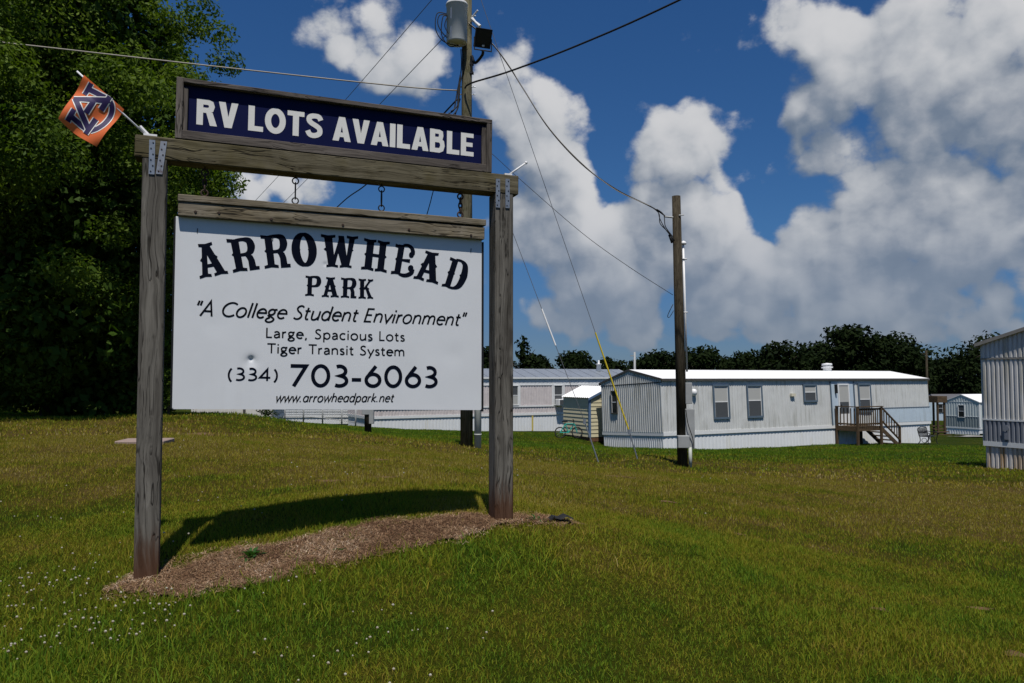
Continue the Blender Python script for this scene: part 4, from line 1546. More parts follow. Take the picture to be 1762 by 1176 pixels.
def wall_map(face, width=0.0, length=0.0):
    if face == 'front':
        return lambda s, d, z: Vector((s, -d, z))
    if face == 'left':
        return lambda s, d, z: Vector((-d, s, z))
    if face == 'right':
        return lambda s, d, z: Vector((length + d, s, z))


def wbox(mb, f, s0, s1, d0, d1, z0, z1, m=0):
    a, b = f(s0, d0, z0), f(s1, d1, z1)
    mb.box(min(a.x, b.x), max(a.x, b.x), min(a.y, b.y), max(a.y, b.y), z0, z1, m)


def window(parent, f, s0, s1, z0, z1, frame_m, split=.5, bw=.07, upper=None, lower=None, d=.025):
    mb = MB()
    wbox(mb, f, s0, s0 + bw, d, d + .05, z0, z1)
    wbox(mb, f, s1 - bw, s1, d, d + .05, z0, z1)
    wbox(mb, f, s0 + bw, s1 - bw, d, d + .052, z1 - bw, z1)
    wbox(mb, f, s0 + bw, s1 - bw, d, d + .056, z0, z0 + bw)
    zm = z0 + (z1 - z0) * split
    o = mb.build('window', frame_m, parent)
    mb = MB()
    wbox(mb, f, s0 + bw, s1 - bw, d, d + .012, zm, z1 - bw)
    mb.build('pane', upper or BLIND, o)
    mb = MB()
    wbox(mb, f, s0 + bw, s1 - bw, d, d + .018, z0 + bw, zm)
    mb.build('pane', lower or SCREEN, o)
    mb = MB()
    wbox(mb, f, s0 + bw, s1 - bw, d, d + .030, zm - .02, zm + .02)
    wbox(mb, f, s0 + bw, s0 + bw + .03, d, d + .028, z0 + bw, z1 - bw)
    wbox(mb, f, s1 - bw - .03, s1 - bw, d, d + .028, z0 + bw, z1 - bw)
    mb.build('sash', TRIM_W, o)
    return o


def mobile_home(label, corner, ang, L, Wd, zbase, zband, zeave, rise, wall, skirt, roof_m, eave_m=TRIM_DK, zbase1=None, tilt=0.0, pitch=.15, depth=.018, bandh=.16,
                wall_skip=None, gable_m=None, gable_trim=True, over=.10, left_over=.06, seams=0, end_lower=None, gz=None, fdepth=None):
    fdepth = depth if fdepth is None else fdepth
    gz = zeave if gz is None else gz
    root = thing('mobile_home', label, 'mobile home', (corner[0], corner[1], 0), math.radians(ang))
    root.rotation_mode = 'XYZ'
    root.rotation_euler = (tilt, 0, math.radians(ang))
    zb1 = zbase if zbase1 is None else zbase1
    fbase = lambda s: zbase + (zb1 - zbase) * s / L
    # siding
    mb = MB()
    corr(mb, (0, 0), (L, 0), zband, zeave, (0, -1), pitch, fdepth)
    corr(mb, (L, 0), (L, Wd), zband, zeave, (1, 0), pitch, depth)
    corr(mb, (L, Wd), (0, Wd), zband, zeave, (0, 1), pitch, depth)
    if end_lower is None:
        corr(mb, (0, Wd), (0, 0), zband, gz - .02, (-1, 0), pitch, depth)
    else:
        corr(mb, (0, Wd), (0, 0), end_lower[0], gz - .02, (-1, 0), pitch, depth)
    mb.build('siding', wall, root)
    if end_lower is not None:
        mb = MB()
        corr(mb, (0, Wd), (0, 0), zband, end_lower[0] - .03, (-1, 0), pitch, depth)
        mb.build('lower_siding', end_lower[1], root)
        mb = MB()
        mb.box(-.04, 0, -.02, Wd + .02, end_lower[0] - .035, end_lower[0] + .005)
        mb.build('wall_trim', TRIM_W if end_lower[2] is None else end_lower[2], root)
    gfn = lambda s: zeave + rise * (1 - abs(s - Wd / 2) / (Wd / 2)) + .001
    mb = MB()
    corr(mb, (-.012, Wd), (-.012, 0), gz, gfn, (-1, 0), pitch, depth)
    mb.build('gable', gable_m or wall, root)
    mb = MB()
    corr(mb, (L + .012, 0), (L + .012, Wd), zeave, gfn, (1, 0), pitch, depth)
    mb.build('gable', gable_m or wall, root)
    if gable_trim:
        mb = MB()
        mb.box(-.045, -.0, -.01, Wd + .01, gz - .045, gz + .0)
        mb.build('gable_trim', eave_m, root)
    # skirting
    mb = MB()
    corr(mb, (.03, .03), (L - .03, .03), 0, zband - bandh, (0, -1), .22, .012, 0, lambda s: fbase(s) - .12)
    corr(mb, (L - .03, .03), (L - .03, Wd - .03), zb1 - .2, zband - bandh, (1, 0), .22, .012)
    corr(mb, (L - .03, Wd - .03), (.03, Wd - .03), 0, zband - bandh, (0, 1), .22, .012, 0, lambda s: fbase(L - s) - .3)
    corr(mb, (.03, Wd - .03), (.03, .03), zbase - .35, zband - bandh, (-1, 0), pitch, depth)
    mb.build('skirt', skirt, root)
    mb = MB()
    mb.box(-.035, L + .035, -.035, .0, zband - bandh, zband)
    mb.box(-.036, .0, .0, Wd, zband - bandh, zband - .002)
    mb.box(L, L + .036, .0, Wd, zband - bandh, zband - .002)
    mb.build('skirt_trim', TRIM_W, root)
    # roof: two slopes of some thickness
    mb = MB()
    t = .05
    o = over
    s = rise / (Wd / 2)
    e0 = zeave - s * o
    x0, x1 = -left_over, L + left_over
    top = [(-o, e0 + t), (Wd / 2, zeave + rise + t), (Wd + o, e0 + t)]
    bot = [(-o, e0), (Wd / 2, zeave + rise), (Wd + o, e0)]
    for k_ in range(2):
        (ya, za), (yb, zb_) = top[k_], top[k_ + 1]
        mb.quad((x0, ya, za), (x1, ya, za), (x1, yb, zb_), (x0, yb, zb_), 0)
        (yc, zc), (yd, zd) = bot[k_], bot[k_ + 1]
        mb.quad((x0, yc, zc), (x0, yd, zd), (x1, yd, zd), (x1, yc, zc), 0)
    if seams:
        for i_ in range(1, seams):
            xs_ = x0 + (x1 - x0) * i_ / seams
            for k_ in range(2):
                (ya, za), (yb, zb_) = top[k_], top[k_ + 1]
                c_ = Vector((xs_, (ya + yb) / 2, (za + zb_) / 2 + .012))
                dv_ = Vector((0, (yb - ya) / 2, (zb_ - za) / 2))
                mb.obox(c_, (.02, 0, 0), dv_, (0, 0, .012))
    r_ = mb.build('roof', roof_m, root)
    mb = MB()
    mb.box(x0, x1, -o - .02, -o + .0, e0 - .05, e0 + t + .004)
    mb.box(x0, x1, Wd + o, Wd + o + .02, e0 - .05, e0 + t + .004)
    for xx, sg in ((x0, -1), (x1, 1)):
        for k_ in range(2):
            (ya, za), (yb, zb_) = bot[k_], bot[k_ + 1]
            c_ = Vector((xx + sg * .012, (ya + yb) / 2, (za + zb_) / 2 + .018))
            mb.obox(c_, (.012, 0, 0), ((0, (yb - ya) / 2, (zb_ - za) / 2)), (0, 0, .045))
    mb.build('eave_trim', eave_m, r_)
    return root, r_


# --- grey trailer with the white roof
NC = at(1140, 650, 34.5)
home, hroof = mobile_home('long grey trailer with a white roof and a brown wooden porch at its door', NC, 29, 18.9, 4.55, -1.62, -.90, 1.42, .52, SID_GREY, SKIRT, ROOF_W, TRIM_DK, -2.08, -.05, pitch=.15, depth=.045, gz=1.32, fdepth=.016)
fr = wall_map('front')
lf = wall_map('left')
window(home, fr, 2.92, 3.93, -.41, 1.18, TRIM_BL, .5, .09)
window(home, fr, 5.03, 6.06, -.40, 1.17, TRIM_BL, .52, .09)
window(home, fr, 8.88, 9.86, .28, 1.18, TRIM_BL, .55, .09)
window(home, fr, 12.96, 13.98, -.32, 1.20, TRIM_BL, .45, .09)
window(home, lf, 3.20, 3.70, -.05, 1.05, TRIM_DK, .5, .05, GLASS, GLASS, .048)
mb = MB()
wbox(mb, fr, 10.93, 12.60, .030, .034, -.90, 1.30)
mb.build('blue_panel', SID_BLUE, home)
mb = MB()
for u in (10.85, 12.62):
    wbox(mb, fr, u, u + .08, .028, .05, -.90, 1.30)
wbox(mb, fr, 14.0, 18.9, .030, .05, -.155, -.10)
mb.build('wall_trim', TRIM_BL, home)
mb = MB()
corr(mb, (14.3, -.034), (18.88, -.034), -.895, -.16, (0, -1), .15, .012)
mb.build('lower_siding', SID_BLUE, home)
mb = MB()
wbox(mb, fr, 11.40, 11.48, .034, .075, -.84, 1.18)
wbox(mb, fr, 12.18, 12.26, .034, .075, -.84, 1.18)
wbox(mb, fr, 11.48, 12.18, .034, .073, 1.10, 1.18)
wbox(mb, fr, 11.48, 12.18, .034, .060, -.84, -.35)
door = mb.build('door', TRIM_W, home)
mb = MB()
wbox(mb, fr, 11.48, 12.18, .034, .052, .25, 1.10)
mb.build('pane', BLIND, door)
mb = MB()
wbox(mb, fr, 11.48, 12.18, .034, .050, -.35, .25)
mb.build('pane', SCREEN, door)
mb = MB()
wbox(mb, fr, 11.52, 11.58, .075, .11, .05, .12)
mb.build('handle', BLACKM, door)
mb = MB()
wbox(mb, fr, 7.96, 8.24, .03, .13, .58, .72)
mb.build('wall_vent', paint('cream_plastic', (.62, .58, .45), .5, .05), home)
mb = MB()
wbox(mb, fr, 11.18, 11.27, .03, .15, .70, 1.15)
mb.build('porch_light', BLACKM, home)
mb = MB()
c_ = Vector((1.75, -.10, .83))
mb.lathe(c_, [(0, -.16), (.10, -.13), (.14, -.03), (.14, .05), (.09, .14), (0, .16)], 14)
mb.build('wall_lamp', WHITE_P, home, True)
mb = MB()
mb.lathe((13.6, 2.3, 1.92), [(.22, 0), (.22, .22), (.30, .22), (.30, .28), (.20, .30), (.20, .36), (.28, .36), (.26, .46), (0, .50)], 14)
mb.build('roof_vent', TRIM_W, hroof, True)

# --- pink trailer
PC = at(632, 650, 46.9)
pink, proof = mobile_home('faded pink and white trailer with a bare metal roof behind the cream shed', PC, 27, 19.5, 4.3, -1.58, -.82, 1.5, .55, SID_PINK, SKIRT, ROOF_G, TRIM_W, -2.3, .0, pitch=.2, depth=.02, seams=22, over=.12, gable_m=SID_WHITE)
mb = MB()
corr(mb, (0, -.026), (19.5, -.026), 1.03, 1.42, (0, -1), .3, .008)
mb.build('fascia_panel', SID_WHITE, pink)
mb = MB()
wbox(mb, fr, 0, 19.5, .026, .055, -.43, -.34)
for u in (1.6, 2.5, 9.25, 10.18, 12.68, 13.55):
    wbox(mb, fr, u, u + .12, .026, .05, -.34, 1.02)
wbox(mb, fr, 0, 19.5, .028, .05, .985, 1.03)
mb.build('wall_trim', TRIM_W, pink)
window(pink, fr, 9.40, 10.17, -.32, 1.0, TRIM_W, .5, .05, SCREEN, BLIND, .028)
window(pink, fr, 12.81, 13.52, -.34, 1.0, TRIM_W, .5, .04, SCREEN, SCREEN, .028)
window(pink, fr, 14.75, 15.55, .45, 1.06, TRIM_W, .4, .09, GLASS, SCREEN, .04)
mb = MB()
wbox(mb, fr, 11.15, 11.27, .016, .022, -2.0, -.98)
mb.build('skirt_seam', paint('yellowed_seam', (.55, .44, .12), .6, .1), pink)
mb = MB()
mb.lathe((17.5, 1.6, 1.95), [(.12, 0), (.16, .05), (.16, .48), (.20, .48), (.20, .53), (.06, .55), (.06, .75), (.04, .78), (0, .8)], 12)
mb.build('roof_vent', TRIM_W, proof, True)
PR = Matrix.Translation((PC.x, PC.y, 0)) @ Matrix.Rotation(math.radians(27), 4, 'Z')
ac = thing('air_conditioner', 'boxy window air conditioner sticking out of the pink trailer', 'air conditioner', PR @ Vector((13.2, -.05, -.36)), math.radians(27))
mb = MB()
mb.box(-.28, .30, -.48, -.0, 0, .42, 0, .02)
mb.build('housing', TRIM_W, ac)
mb = MB()
mb.box(-.20, .26, -.496, -.482, .05, .37)
mb.build('grille', SCREEN, ac)

# --- tan-grey trailer cut by the right frame edge
RC_left = at(1690, 650, 20.9)
ra = math.radians(28)
# its left end face is seen; local origin is the near corner, 4.3 m nearer along the end
RW = 4.3
RC = Vector((RC_left.x + math.sin(ra) * RW, RC_left.y - math.cos(ra) * RW, 0))
right_home, rr_ = mobile_home('ribbed tan grey trailer end cut off by the right edge with rust stained skirting', RC, 28, 15.0, RW, -.78, -.17, 2.38, .62, SID_TAN, SKIRT_RUST, ROOF_W, paint('tan_trim', (.30, .28, .25), .5, .2), -1.0, .0, pitch=.115, depth=.035, bandh=.13, over=.12, left_over=.1, end_lower=(.41, SID_DK, None), gz=2.02)
mb = MB()
cdk = Vector((-.062, RW - .62, .20))
mb.tube([cdk, cdk + Vector((-.012, 0, 0))], .075, 14)
mb.box(-.064, -.045, RW - .68, RW - .57, -.10, .10)
mb.build('inlet_cover', SID_DK, right_home)

# --- shed
SHC = at(1014, 650, 39)
shz = g1(SHC.x, SHC.y)
sh = thing('garden_shed', 'small cream lap sided shed with blue trim beside the grey trailer', 'shed', (SHC.x, SHC.y, 0), math.radians(27))
zs0, zs1, ridge_z, SW, SDp = -1.45, .50, 1.02, 2.3, 2.5


def lap(mb, f, s0, s1, z0, z1, step=.19):
    z = z0
    while z < z1 - .01:
        zt = min(z + step, z1)
        a = [f(s0, .03, z), f(s1, .03, z), f(s1, .005, zt), f(s0, .005, zt)]
        mb.quad(*a)
        mb.quad(f(s0, .005, z), f(s1, .005, z), f(s1, .03, z), f(s0, .03, z))
        z = zt


mb = MB()
lap(mb, lf, 0, SDp, zs0, zs1)
lap(mb, fr, 0, SW, zs0, zs1)
rt = wall_map('right', 0, SW)
lap(mb, rt, 0, SDp, zs0, zs1)
mb.box(.02, SW - .02, .02, SDp - .01, zs0, zs1)
for k_ in range(4):
    z_ = zs1 + .13 * k_
    wd = SW / 2 * (1 - (z_ - zs1) / (ridge_z - zs1))
    wd2 = max(SW / 2 * (1 - (z_ + .13 - zs1) / (ridge_z - zs1)), 0.0)
    mb.quad((SW / 2 - wd, -.03, z_), (SW / 2 + wd, -.03, z_), (SW / 2 + wd2, -.008, z_ + .13), (SW / 2 - wd2, -.008, z_ + .13))
mb.build('siding', SHED_Y, sh)
mb = MB()
for (y_) in (-.06,):
    for k_ in range(2):
        xa, xb = (-.12, SW / 2) if k_ == 0 else (SW + .12, SW / 2)
        for (ya, yb) in ((-.12, SDp + .1),):
            sl_ = (ridge_z - zs1) / (SW / 2)
            za = zs1 - .12 * sl_
            n_ = 14
            for i_ in range(n_):
                y0_ = ya + (yb - ya) * i_ / n_
                ym = ya + (yb - ya) * (i_ + .5) / n_
                y1__ = ya + (yb - ya) * (i_ + 1) / n_
                mb.quad((xa, y0_, za + .04), (xa, ym, za + .075), (xb, ym, ridge_z + .075), (xb, y0_, ridge_z + .04))
                mb.quad((xa, ym, za + .075), (xa, y1__, za + .04), (xb, y1__, ridge_z + .04), (xb, ym, ridge_z + .075))
mb.build('roof', ROOF_W, sh)
mb = MB()
for k_ in range(2):
    xa, xb = (-.12, SW / 2) if k_ == 0 else (SW + .12, SW / 2)
    sl_ = (ridge_z - zs1) / (SW / 2)
    za = zs1 - .12 * sl_
    mb.obox(((xa + xb) / 2, -.10, (za + ridge_z) / 2 - .02), ((xb - xa) / 2, 0, (ridge_z - za) / 2), (0, .02, 0), (0, 0, .06))
mb.box(-.05, .06, -.05, .03, zs0, zs1 - .02)
mb.box(SW - .06, SW + .05, -.05, .03, zs0, zs1 - .02)
mb.build('trim', SHED_BL, sh)
mb = MB()
mb.box(.0, SW, -.01, SDp, zs0 - .22, zs0 - .002)
mb.build('floor_frame', paint('raw_lumber', (.15, .075, .04), .8, .3), sh)

# --- bicycle leaning by the shed
bz = on_ground(979, 762, 39.3)
bike = thing('bicycle', 'teal bicycle leaning against the dark side of the cream shed', 'bicycle', bz, math.radians(14))
bike.rotation_euler = (math.radians(-10), 0, math.radians(12))
RWh = .29
for x_ in (-.44, .44):
    mb = MB()
    mb.ring((x_, 0, RWh), (1, 0, 0), (0, 0, 1), RWh - .03, .03, 26, 6)
    wh = mb.build('wheel', TYRE, bike, True)
    mb = MB()
    for a in range(10):
        an = a * math.pi / 5
        mb.tube([(x_, 0, RWh), (x_ + (RWh - .04) * math.cos(an), 0, RWh + (RWh - .04) * math.sin(an))], .004, 4)
    mb.build('spokes', GALV, wh)
mb = MB()
bb_, st_, hd = (-.02, 0, .28), (-.14, 0, .72), (.32, 0, .72)
for a, b in ((bb_, st_), (st_, hd), (bb_, hd), (bb_, (-.44, 0, RWh)), (st_, (-.44, 0, RWh)), (hd, (.44, 0, RWh))):
    mb.tube([a, b], .028, 8)
mb.build('frame', TEAL_M, bike)
mb = MB()
mb.tube([hd, (.27, 0, .86)], .018, 6)
mb.tube([(.18, -.26, .92), (.27, -.12, .87), (.27, .12, .87), (.18, .26, .92)], .02, 6)
mb.build('handlebar', BLACKM, bike)
mb = MB()
mb.tube([st_, (-.17, 0, .82)], .016, 6)
mb.obox((-.17, 0, .84), (.13, 0, 0), (0, .06, 0), (0, 0, .03))
mb.build('saddle', BLACKM, bike)

# --- porch with stairs
HR = Matrix.Translation((NC.x, NC.y, 0)) @ Matrix.Rotation(math.radians(29), 4, 'Z')
po = thing('porch', 'brown wooden porch with railing and stairs at the grey trailer door', 'porch', (NC.x, NC.y, 0), math.radians(29))
zd = -.93
PU0, PU1, PD = 11.10, 12.98, 1.3
mb = MB()
for i_ in range(9):
    y0_ = -PD + .02 + i_ * (PD - .1) / 9
    mb.box(PU0, PU1, y0_, y0_ + (PD - .1) / 9 - .012, zd - .04, zd)
mb.box(PU0, PU1, -PD - .02, -PD + .02, zd - .22, zd - .002)
mb.box(PU0 - .04, PU0, -PD - .02, -.06, zd - .22, zd - .002)
mb.build('deck', DECK_W, po)
for (u, y_, zt) in ((PU0 + .0, -PD - .07, .03), (PU1 - .1, -PD - .07, .0), (PU0 + .0, -.16, .03), (PU1 - .1, -.2, zd)):
    mb = MB()
    q_ = HR @ Vector((u, y_, 0))
    mb.box(u - .055, u + .055, y_ - .05, y_ + .05, g1(q_.x, q_.y) - .15, zt)
    mb.build('post', DECK_Z, po)
mb = MB()
mb.box(PU0 - .02, PU1 + .02, -PD - .14, -PD + .02, .03, .075)
mb.box(PU0, PU1 - .1, -PD - .05, -PD - .01, -.12, -.03)
mb.box(PU0, PU1 - .1, -PD - .05, -PD - .01, zd + .08, zd + .17)
mb.box(PU0 - .06, PU0 + .06, -PD + .02, -.1, .03, .073)
mb.box(PU0 - .018, PU0 + .018, -PD + .02, -.1, zd + .08, zd + .16)
mb.build('handrail', DECK_W, po)
for i_ in range(5):
    y_ = -PD + .12 + i_ * .2
    mb = MB()
    mb.box(PU0 - .02, PU0 + .02, y_ - .02, y_ + .02, zd + .05, -.02)
    mb.build('baluster', DECK_Z, po)
for i_ in range(10):
    u = PU0 + .2 + i_ * (PU1 - PU0 - .4) / 9
    mb = MB()
    mb.box(u - .02, u + .02, -PD - .09, -PD - .052, zd + .05, -.02)
    mb.build('baluster', DECK_Z, po)
# stairs descend along +u
q_ = HR @ Vector((14.4, -1.0, 0))
zg = g1(q_.x, q_.y) - .02
n_st = 5
run = 1.42 / n_st
for i_ in range(n_st):
    zt = zd - (zd - zg) * (i_ + .6) / (n_st)
    mb = MB()
    mb.box(PU1 + i_ * run, PU1 + (i_ + 1) * run + .02, -PD + .05, -.35, zt - .045, zt)
    mb.build('stair_tread', DECK_W, po)
for y_ in (-PD + .0, -.33):
    mb = MB()
    mb.obox((PU1 + .72, y_, (zd + zg) / 2 - .10), (.76, 0, -(zd - zg) / 2), (0, .022, 0), (0, 0, .12))
    mb.build('stringer', DECK_W, po)
mb = MB()
mb.box(PU1 + 1.36, PU1 + 1.46, -PD - .07, -PD + .03, zg - .1, zg + .92)
mb.build('post', DECK_Z, po)
for zz_ in (.02, -.66):
    mb = MB()
    mb.obox((PU1 + .69, -PD - .05, (0 + zg + .9) / 2 + zz_), (.74, 0, -(0 - zg - .9) / 2), (0, .04, 0), (0, 0, .035))
    mb.build('handrail', DECK_W, po)
for i_ in range(6):
    t_ = (i_ + .7) / 7
    u = PU1 + t_ * 1.4
    z1_ = (zg + .9) * t_
    mb = MB()
    mb.box(u - .02, u + .02, -PD - .075, -PD - .035, z1_ - .64, z1_)
    mb.build('baluster', DECK_Z, po)

# --- iron bench
q_ = HR @ Vector((16.7, -1.15, 0))
be = thing('garden_bench', 'dark ornate metal garden bench on the grass beside the porch stairs', 'bench', (q_.x, q_.y, g1(q_.x, q_.y)), math.radians(46))
mb = MB()
for i_ in range(9):
    y_ = -.40 + i_ * .05
    mb.box(-.68, .68, y_, y_ + .03, .42, .44)
mb.build('seat', BLACKM, be)
mb = MB()
mb.tube(catmull([(-.70, .05, .44), (-.72, .12, .80), (-.4, .13, .88), (0, .14, .90), (.4, .13, .88), (.72, .12, .80), (.70, .05, .44)], 6), .022, 6)
for i_ in range(13):
    u = -.62 + i_ * .1033
    mb.tube(catmull([(u, .05, .44), (u + .045, .08, .58), (u - .045, .11, .72), (u, .13, .85)], 4), .012, 5)
for i_ in range(6):
    u = -.52 + i_ * .21
    mb.ring((u, .095, .66), (1, 0, 0), (0, .2, 1), .08, .012, 12, 5)
mb.build('backrest', BLACKM, be)
for sx__ in (-.68, .68):
    mb = MB()
    mb.tube(catmull([(sx__, -.44, 0), (sx__, -.36, .16), (sx__, -.42, .40), (sx__, -.44, .58), (sx__, -.34, .64), (sx__, -.1, .63), (sx__, .1, .66)], 5), .022, 6)
    mb.tube(catmull([(sx__, .16, 0), (sx__, .02, .2), (sx__, .04, .44)], 5), .022, 6)
    mb.ring((sx__, -.18, .24), (0, 1, 0), (0, 0, 1), .12, .014, 12, 5)
    mb.build('leg', BLACKM, be)

# --- tank by the trailer end
q_ = HR @ Vector((19.15, .9, 0))
tk = thing('propane_tank', 'small pale blue tank just past the far end of the grey trailer', 'tank', (q_.x, q_.y, g1(q_.x, q_.y)), math.radians(29))
mb = MB()
mb.tube([(-.12, 0, .95), (-.05, 0, .95), (.9, 0, .95), (.97, 0, .95)], [.09, .17, .17, .09], 14)
mb.build('shell', TANK_B, tk, True)
for x_ in (.12, .72):
    mb = MB()
    mb.box(x_ - .04, x_ + .04, -.12, .12, -.1, .80)
    mb.build('leg', BLACKM, tk)

# --- distant homes on the right
FC_ = at(1683, 650, 85)
far_home, fr_r = mobile_home('small pale teal trailer with a white roof beyond the gravel drive', FC_, 27, 14, 3.9, -4.45, -3.95, -1.15, .75, SID_TEAL, SKIRT, ROOF_W, TRIM_W, None, 0, .3, .03, end_lower=(-2.75, SID_TEALD, None))
window(far_home, lf, 1.55, 2.35, -2.9, -1.5, TRIM_W, .5, .06, SCREEN, GLASS, .04)
mb = MB()
mb.box(-.03, .2, -.05, .0, -3.9, -1.2)
mb.build('corner_trim', TRIM_W, far_home)
bc = at(1560, 650, 118)
back_home, _ = mobile_home('long low white trailer with a dark roof under the far trees at the right', bc, 12, 26, 4.2, -6.2, -5.2, -1.9, .8, SID_BLUE, SKIRT, ROOF_D, TRIM_DK, None, 0, .4, .03)
window(back_home, fr, 5.2, 6.2, -3.8, -2.5, TRIM_DK, .5, .1, GLASS, GLASS, .05)
dk = on_ground(1611, 757, 62)
sdk = thing('deck', 'dark wooden porch with steps beyond the bench and far end of the grey trailer', 'porch', dk, math.radians(20))
mb = MB()
for x_ in (-.35, .35):
    for y_ in (-.5, .5):
        mb.box(x_ - .06, x_ + .06, y_ - .06, y_ + .06, -.2, 2.55)
mb.build('post', DECK_Z, sdk)
mb = MB()
mb.box(-.5, .5, -.65, .65, 2.55, 3.05)
mb.build('platform', DECK_W, sdk)
mb = MB()
for i_ in range(4):
    mb.box(-.9 + .1 * i_, .6, -.9 + .2 * i_, -.6 + .2 * i_, .22 * i_, .22 * i_ + .08)
mb.build('step', DECK_W, sdk)

# --- homes on the left, seen under the sign board
LC = at(488, 650, 52)
left_home, _ = mobile_home('white lap sided trailer behind the chain link fence', LC, 4, 12, 4.0, -1.45, -.98, 1.3, .5, SID_WHITE, SKIRT, ROOF_G, TRIM_W, None, 0, .4, .004)
mb = MB()
z_ = -.95
while z_ < 1.2:
    mb.box(0, 5.0, -.018, -.006, z_, z_ + .03)
    z_ += .17
mb.build('lap_lines', GREYBOX, left_home)
RLC = at(330, 650, 40)
rust_home, _ = mobile_home('rust streaked white trailer on the rise behind the left tree', RLC, 8, 4.0, 4.0, -.8, -.5, 1.8, .5, SID_RUST, SID_RUST, ROOF_G, TRIM_DK, -1.1, 0, .5, .02)
mb = MB()
for u in (2.55, ):
    wbox(mb, fr, u, u + .12, .02, .08, -1.0, 1.6)
mb.build('wall_trim', TRIM_DK, rust_home)

# chain-link fence
fe = thing('chain_link_fence', 'grey chain link fence in front of the white lap sided trailer', 'fence', (0, 0, 0))
fpx = [464, 482, 490, 522, 555, 588, 612]
fpts = [on_ground(p_, 728, 46.0) for p_ in fpx]
for p_ in fpts:
    mb = MB()
    mb.tube([p_ - Vector((0, 0, .1)), p_ + Vector((0, 0, 1.25))], .045, 8)
    mb.build('post', GREYBOX, fe, True)
mb = MB()
for a, b in zip(fpts[:-1], fpts[1:]):
    for h_ in (1.22, .36):
        mb.tube([a + Vector((0, 0, h_)), b + Vector((0, 0, h_))], .022, 6)
mb.build('rail', GREYBOX, fe)
mb = MB()
A0, A1 = fpts[0], fpts[-1]
Lf = (A1 - A0).length
df = (A1 - A0) / Lf
x_ = 0
while x_ < Lf:
    for sg in (1, -1):
        a = A0 + df * x_ + Vector((0, -.01 * sg, .05 if sg > 0 else 1.2))
        e_ = min(x_ + 1.15, Lf)
        b = A0 + df * e_ + Vector((0, -.01 * sg, .05 + (e_ - x_) if sg > 0 else 1.2 - (e_ - x_)))
        mb.tube([a, b], .004, 3, caps=False)
    x_ += .14
mb.build('wire_mesh', GALV, fe)

# ------------------------------------------------------------------ roads and patches


def sheet(name, pts, m, lift=.012, kind='structure'):
    """polygon draped on the ground"""
    bm = bmesh.new()
    vs_ = [bm.verts.new((p[0], p[1], 0)) for p in pts]
    bm.faces.new(vs_)
    bmesh.ops.triangulate(bm, faces=bm.faces[:])
    for _k in range(3):
        bmesh.ops.subdivide_edges(bm, edges=bm.edges[:], cuts=1, use_grid_fill=True)
    xs_ = np.array([v.co.x for v in bm.verts])
    ys_ = np.array([v.co.y for v in bm.verts])
    zz = gsurf(xs_, ys_)
    for v, z_ in zip(bm.verts, zz):
        v.co.z = z_ + lift
    me = bpy.data.meshes.new(name)
    bm.to_mesh(me)
    bm.free()
    me.materials.append(m)
    o = bpy.data.objects.new(name, me)
    COL.objects.link(o)
    tag(o, kind=kind)
    return o


sheet('road', [(34, 63), (60, 66.5), (100, 74), (100, 80), (60, 73), (34, 69)], ASPH_M, .06)
sheet('gravel_drive', [(29.5, 53.5), (32.5, 52.3), (36.5, 52.4), (38, 56), (36, 60.5), (33.5, 60), (32.5, 56)], GRAVEL_M, .05)

# concrete slab in the grass at left
sl_c = on_ground(250, 760, 12.4)
slab = thing('concrete_slab', 'flat pinkish concrete slab lying in the grass behind the left sign post', 'slab', sl_c, math.radians(8))
mb = MB()
mb.box(-.36, .36, -.30, .30, -.08, .045, 0, .012)
mb.build('slab_block', CONC, slab)

# bare clay patches (irregular, one ground-cover object)
PATCH = [(345, 746, 16, .34, .16), (660, 800, 11.5, .20, .06), (625, 800, 11.3, .10, .05), (570, 850, 8.2, .16, .05), (660, 843, 8.6, .14, .05), (1150, 876, 9.3, .10, .04), (1275, 927, 7.3, .05, .025),
         (1515, 1042, 5.1, .06, .025), (1688, 1026, 5.4, .08, .02), (1750, 1105, 4.4, .08, .035), (1060, 832, 12.5, .3, .06), (960, 893, 6.1, .16, .08)]
pcs = []
bmv, bmf = [], []
for (px_, py_, Y_, rx_, ry_) in PATCH:
    c_ = on_ground(px_, py_, Y_)
    pcs.append((c_.x, c_.y, rx_, ry_))
    n_ = 22
    base_ = len(bmv)
    ph = rnd.random() * 9
    ring = [(c_.x, c_.y)]
    for rr__ in (.5, 1.0):
        for i_ in range(n_):
            a = 2 * math.pi * i_ / n_
            k_ = rr__ * (1 + .28 * math.sin(3 * a + ph) + .2 * math.sin(5 * a + 2 * ph) + .12 * math.sin(9 * a + ph * 3)) if rr__ == 1.0 else rr__
            ring.append((c_.x + rx_ * k_ * math.cos(a), c_.y + ry_ * k_ * math.sin(a) * 1.8))
    arr = np.array(ring)
    z_ = gsurf(arr[:, 0], arr[:, 1]) + np.array([.012] * (1 + n_) + [.006] * n_)
    bmv += [(*p, zz) for p, zz in zip(ring, z_)]
    for i_ in range(n_):
        j_ = (i_ + 1) % n_
        bmf.append((base_, base_ + 1 + i_, base_ + 1 + j_))
        bmf.append((base_ + 1 + i_, base_ + 1 + n_ + i_, base_ + 1 + n_ + j_, base_ + 1 + j_))
me = bpy.data.meshes.new('bare_soil')
me.from_pydata(bmv, [], bmf)
me.materials.append(SOIL_M)
o = bpy.data.objects.new('bare_soil', me)
COL.objects.link(o)
tag(o, kind='stuff')

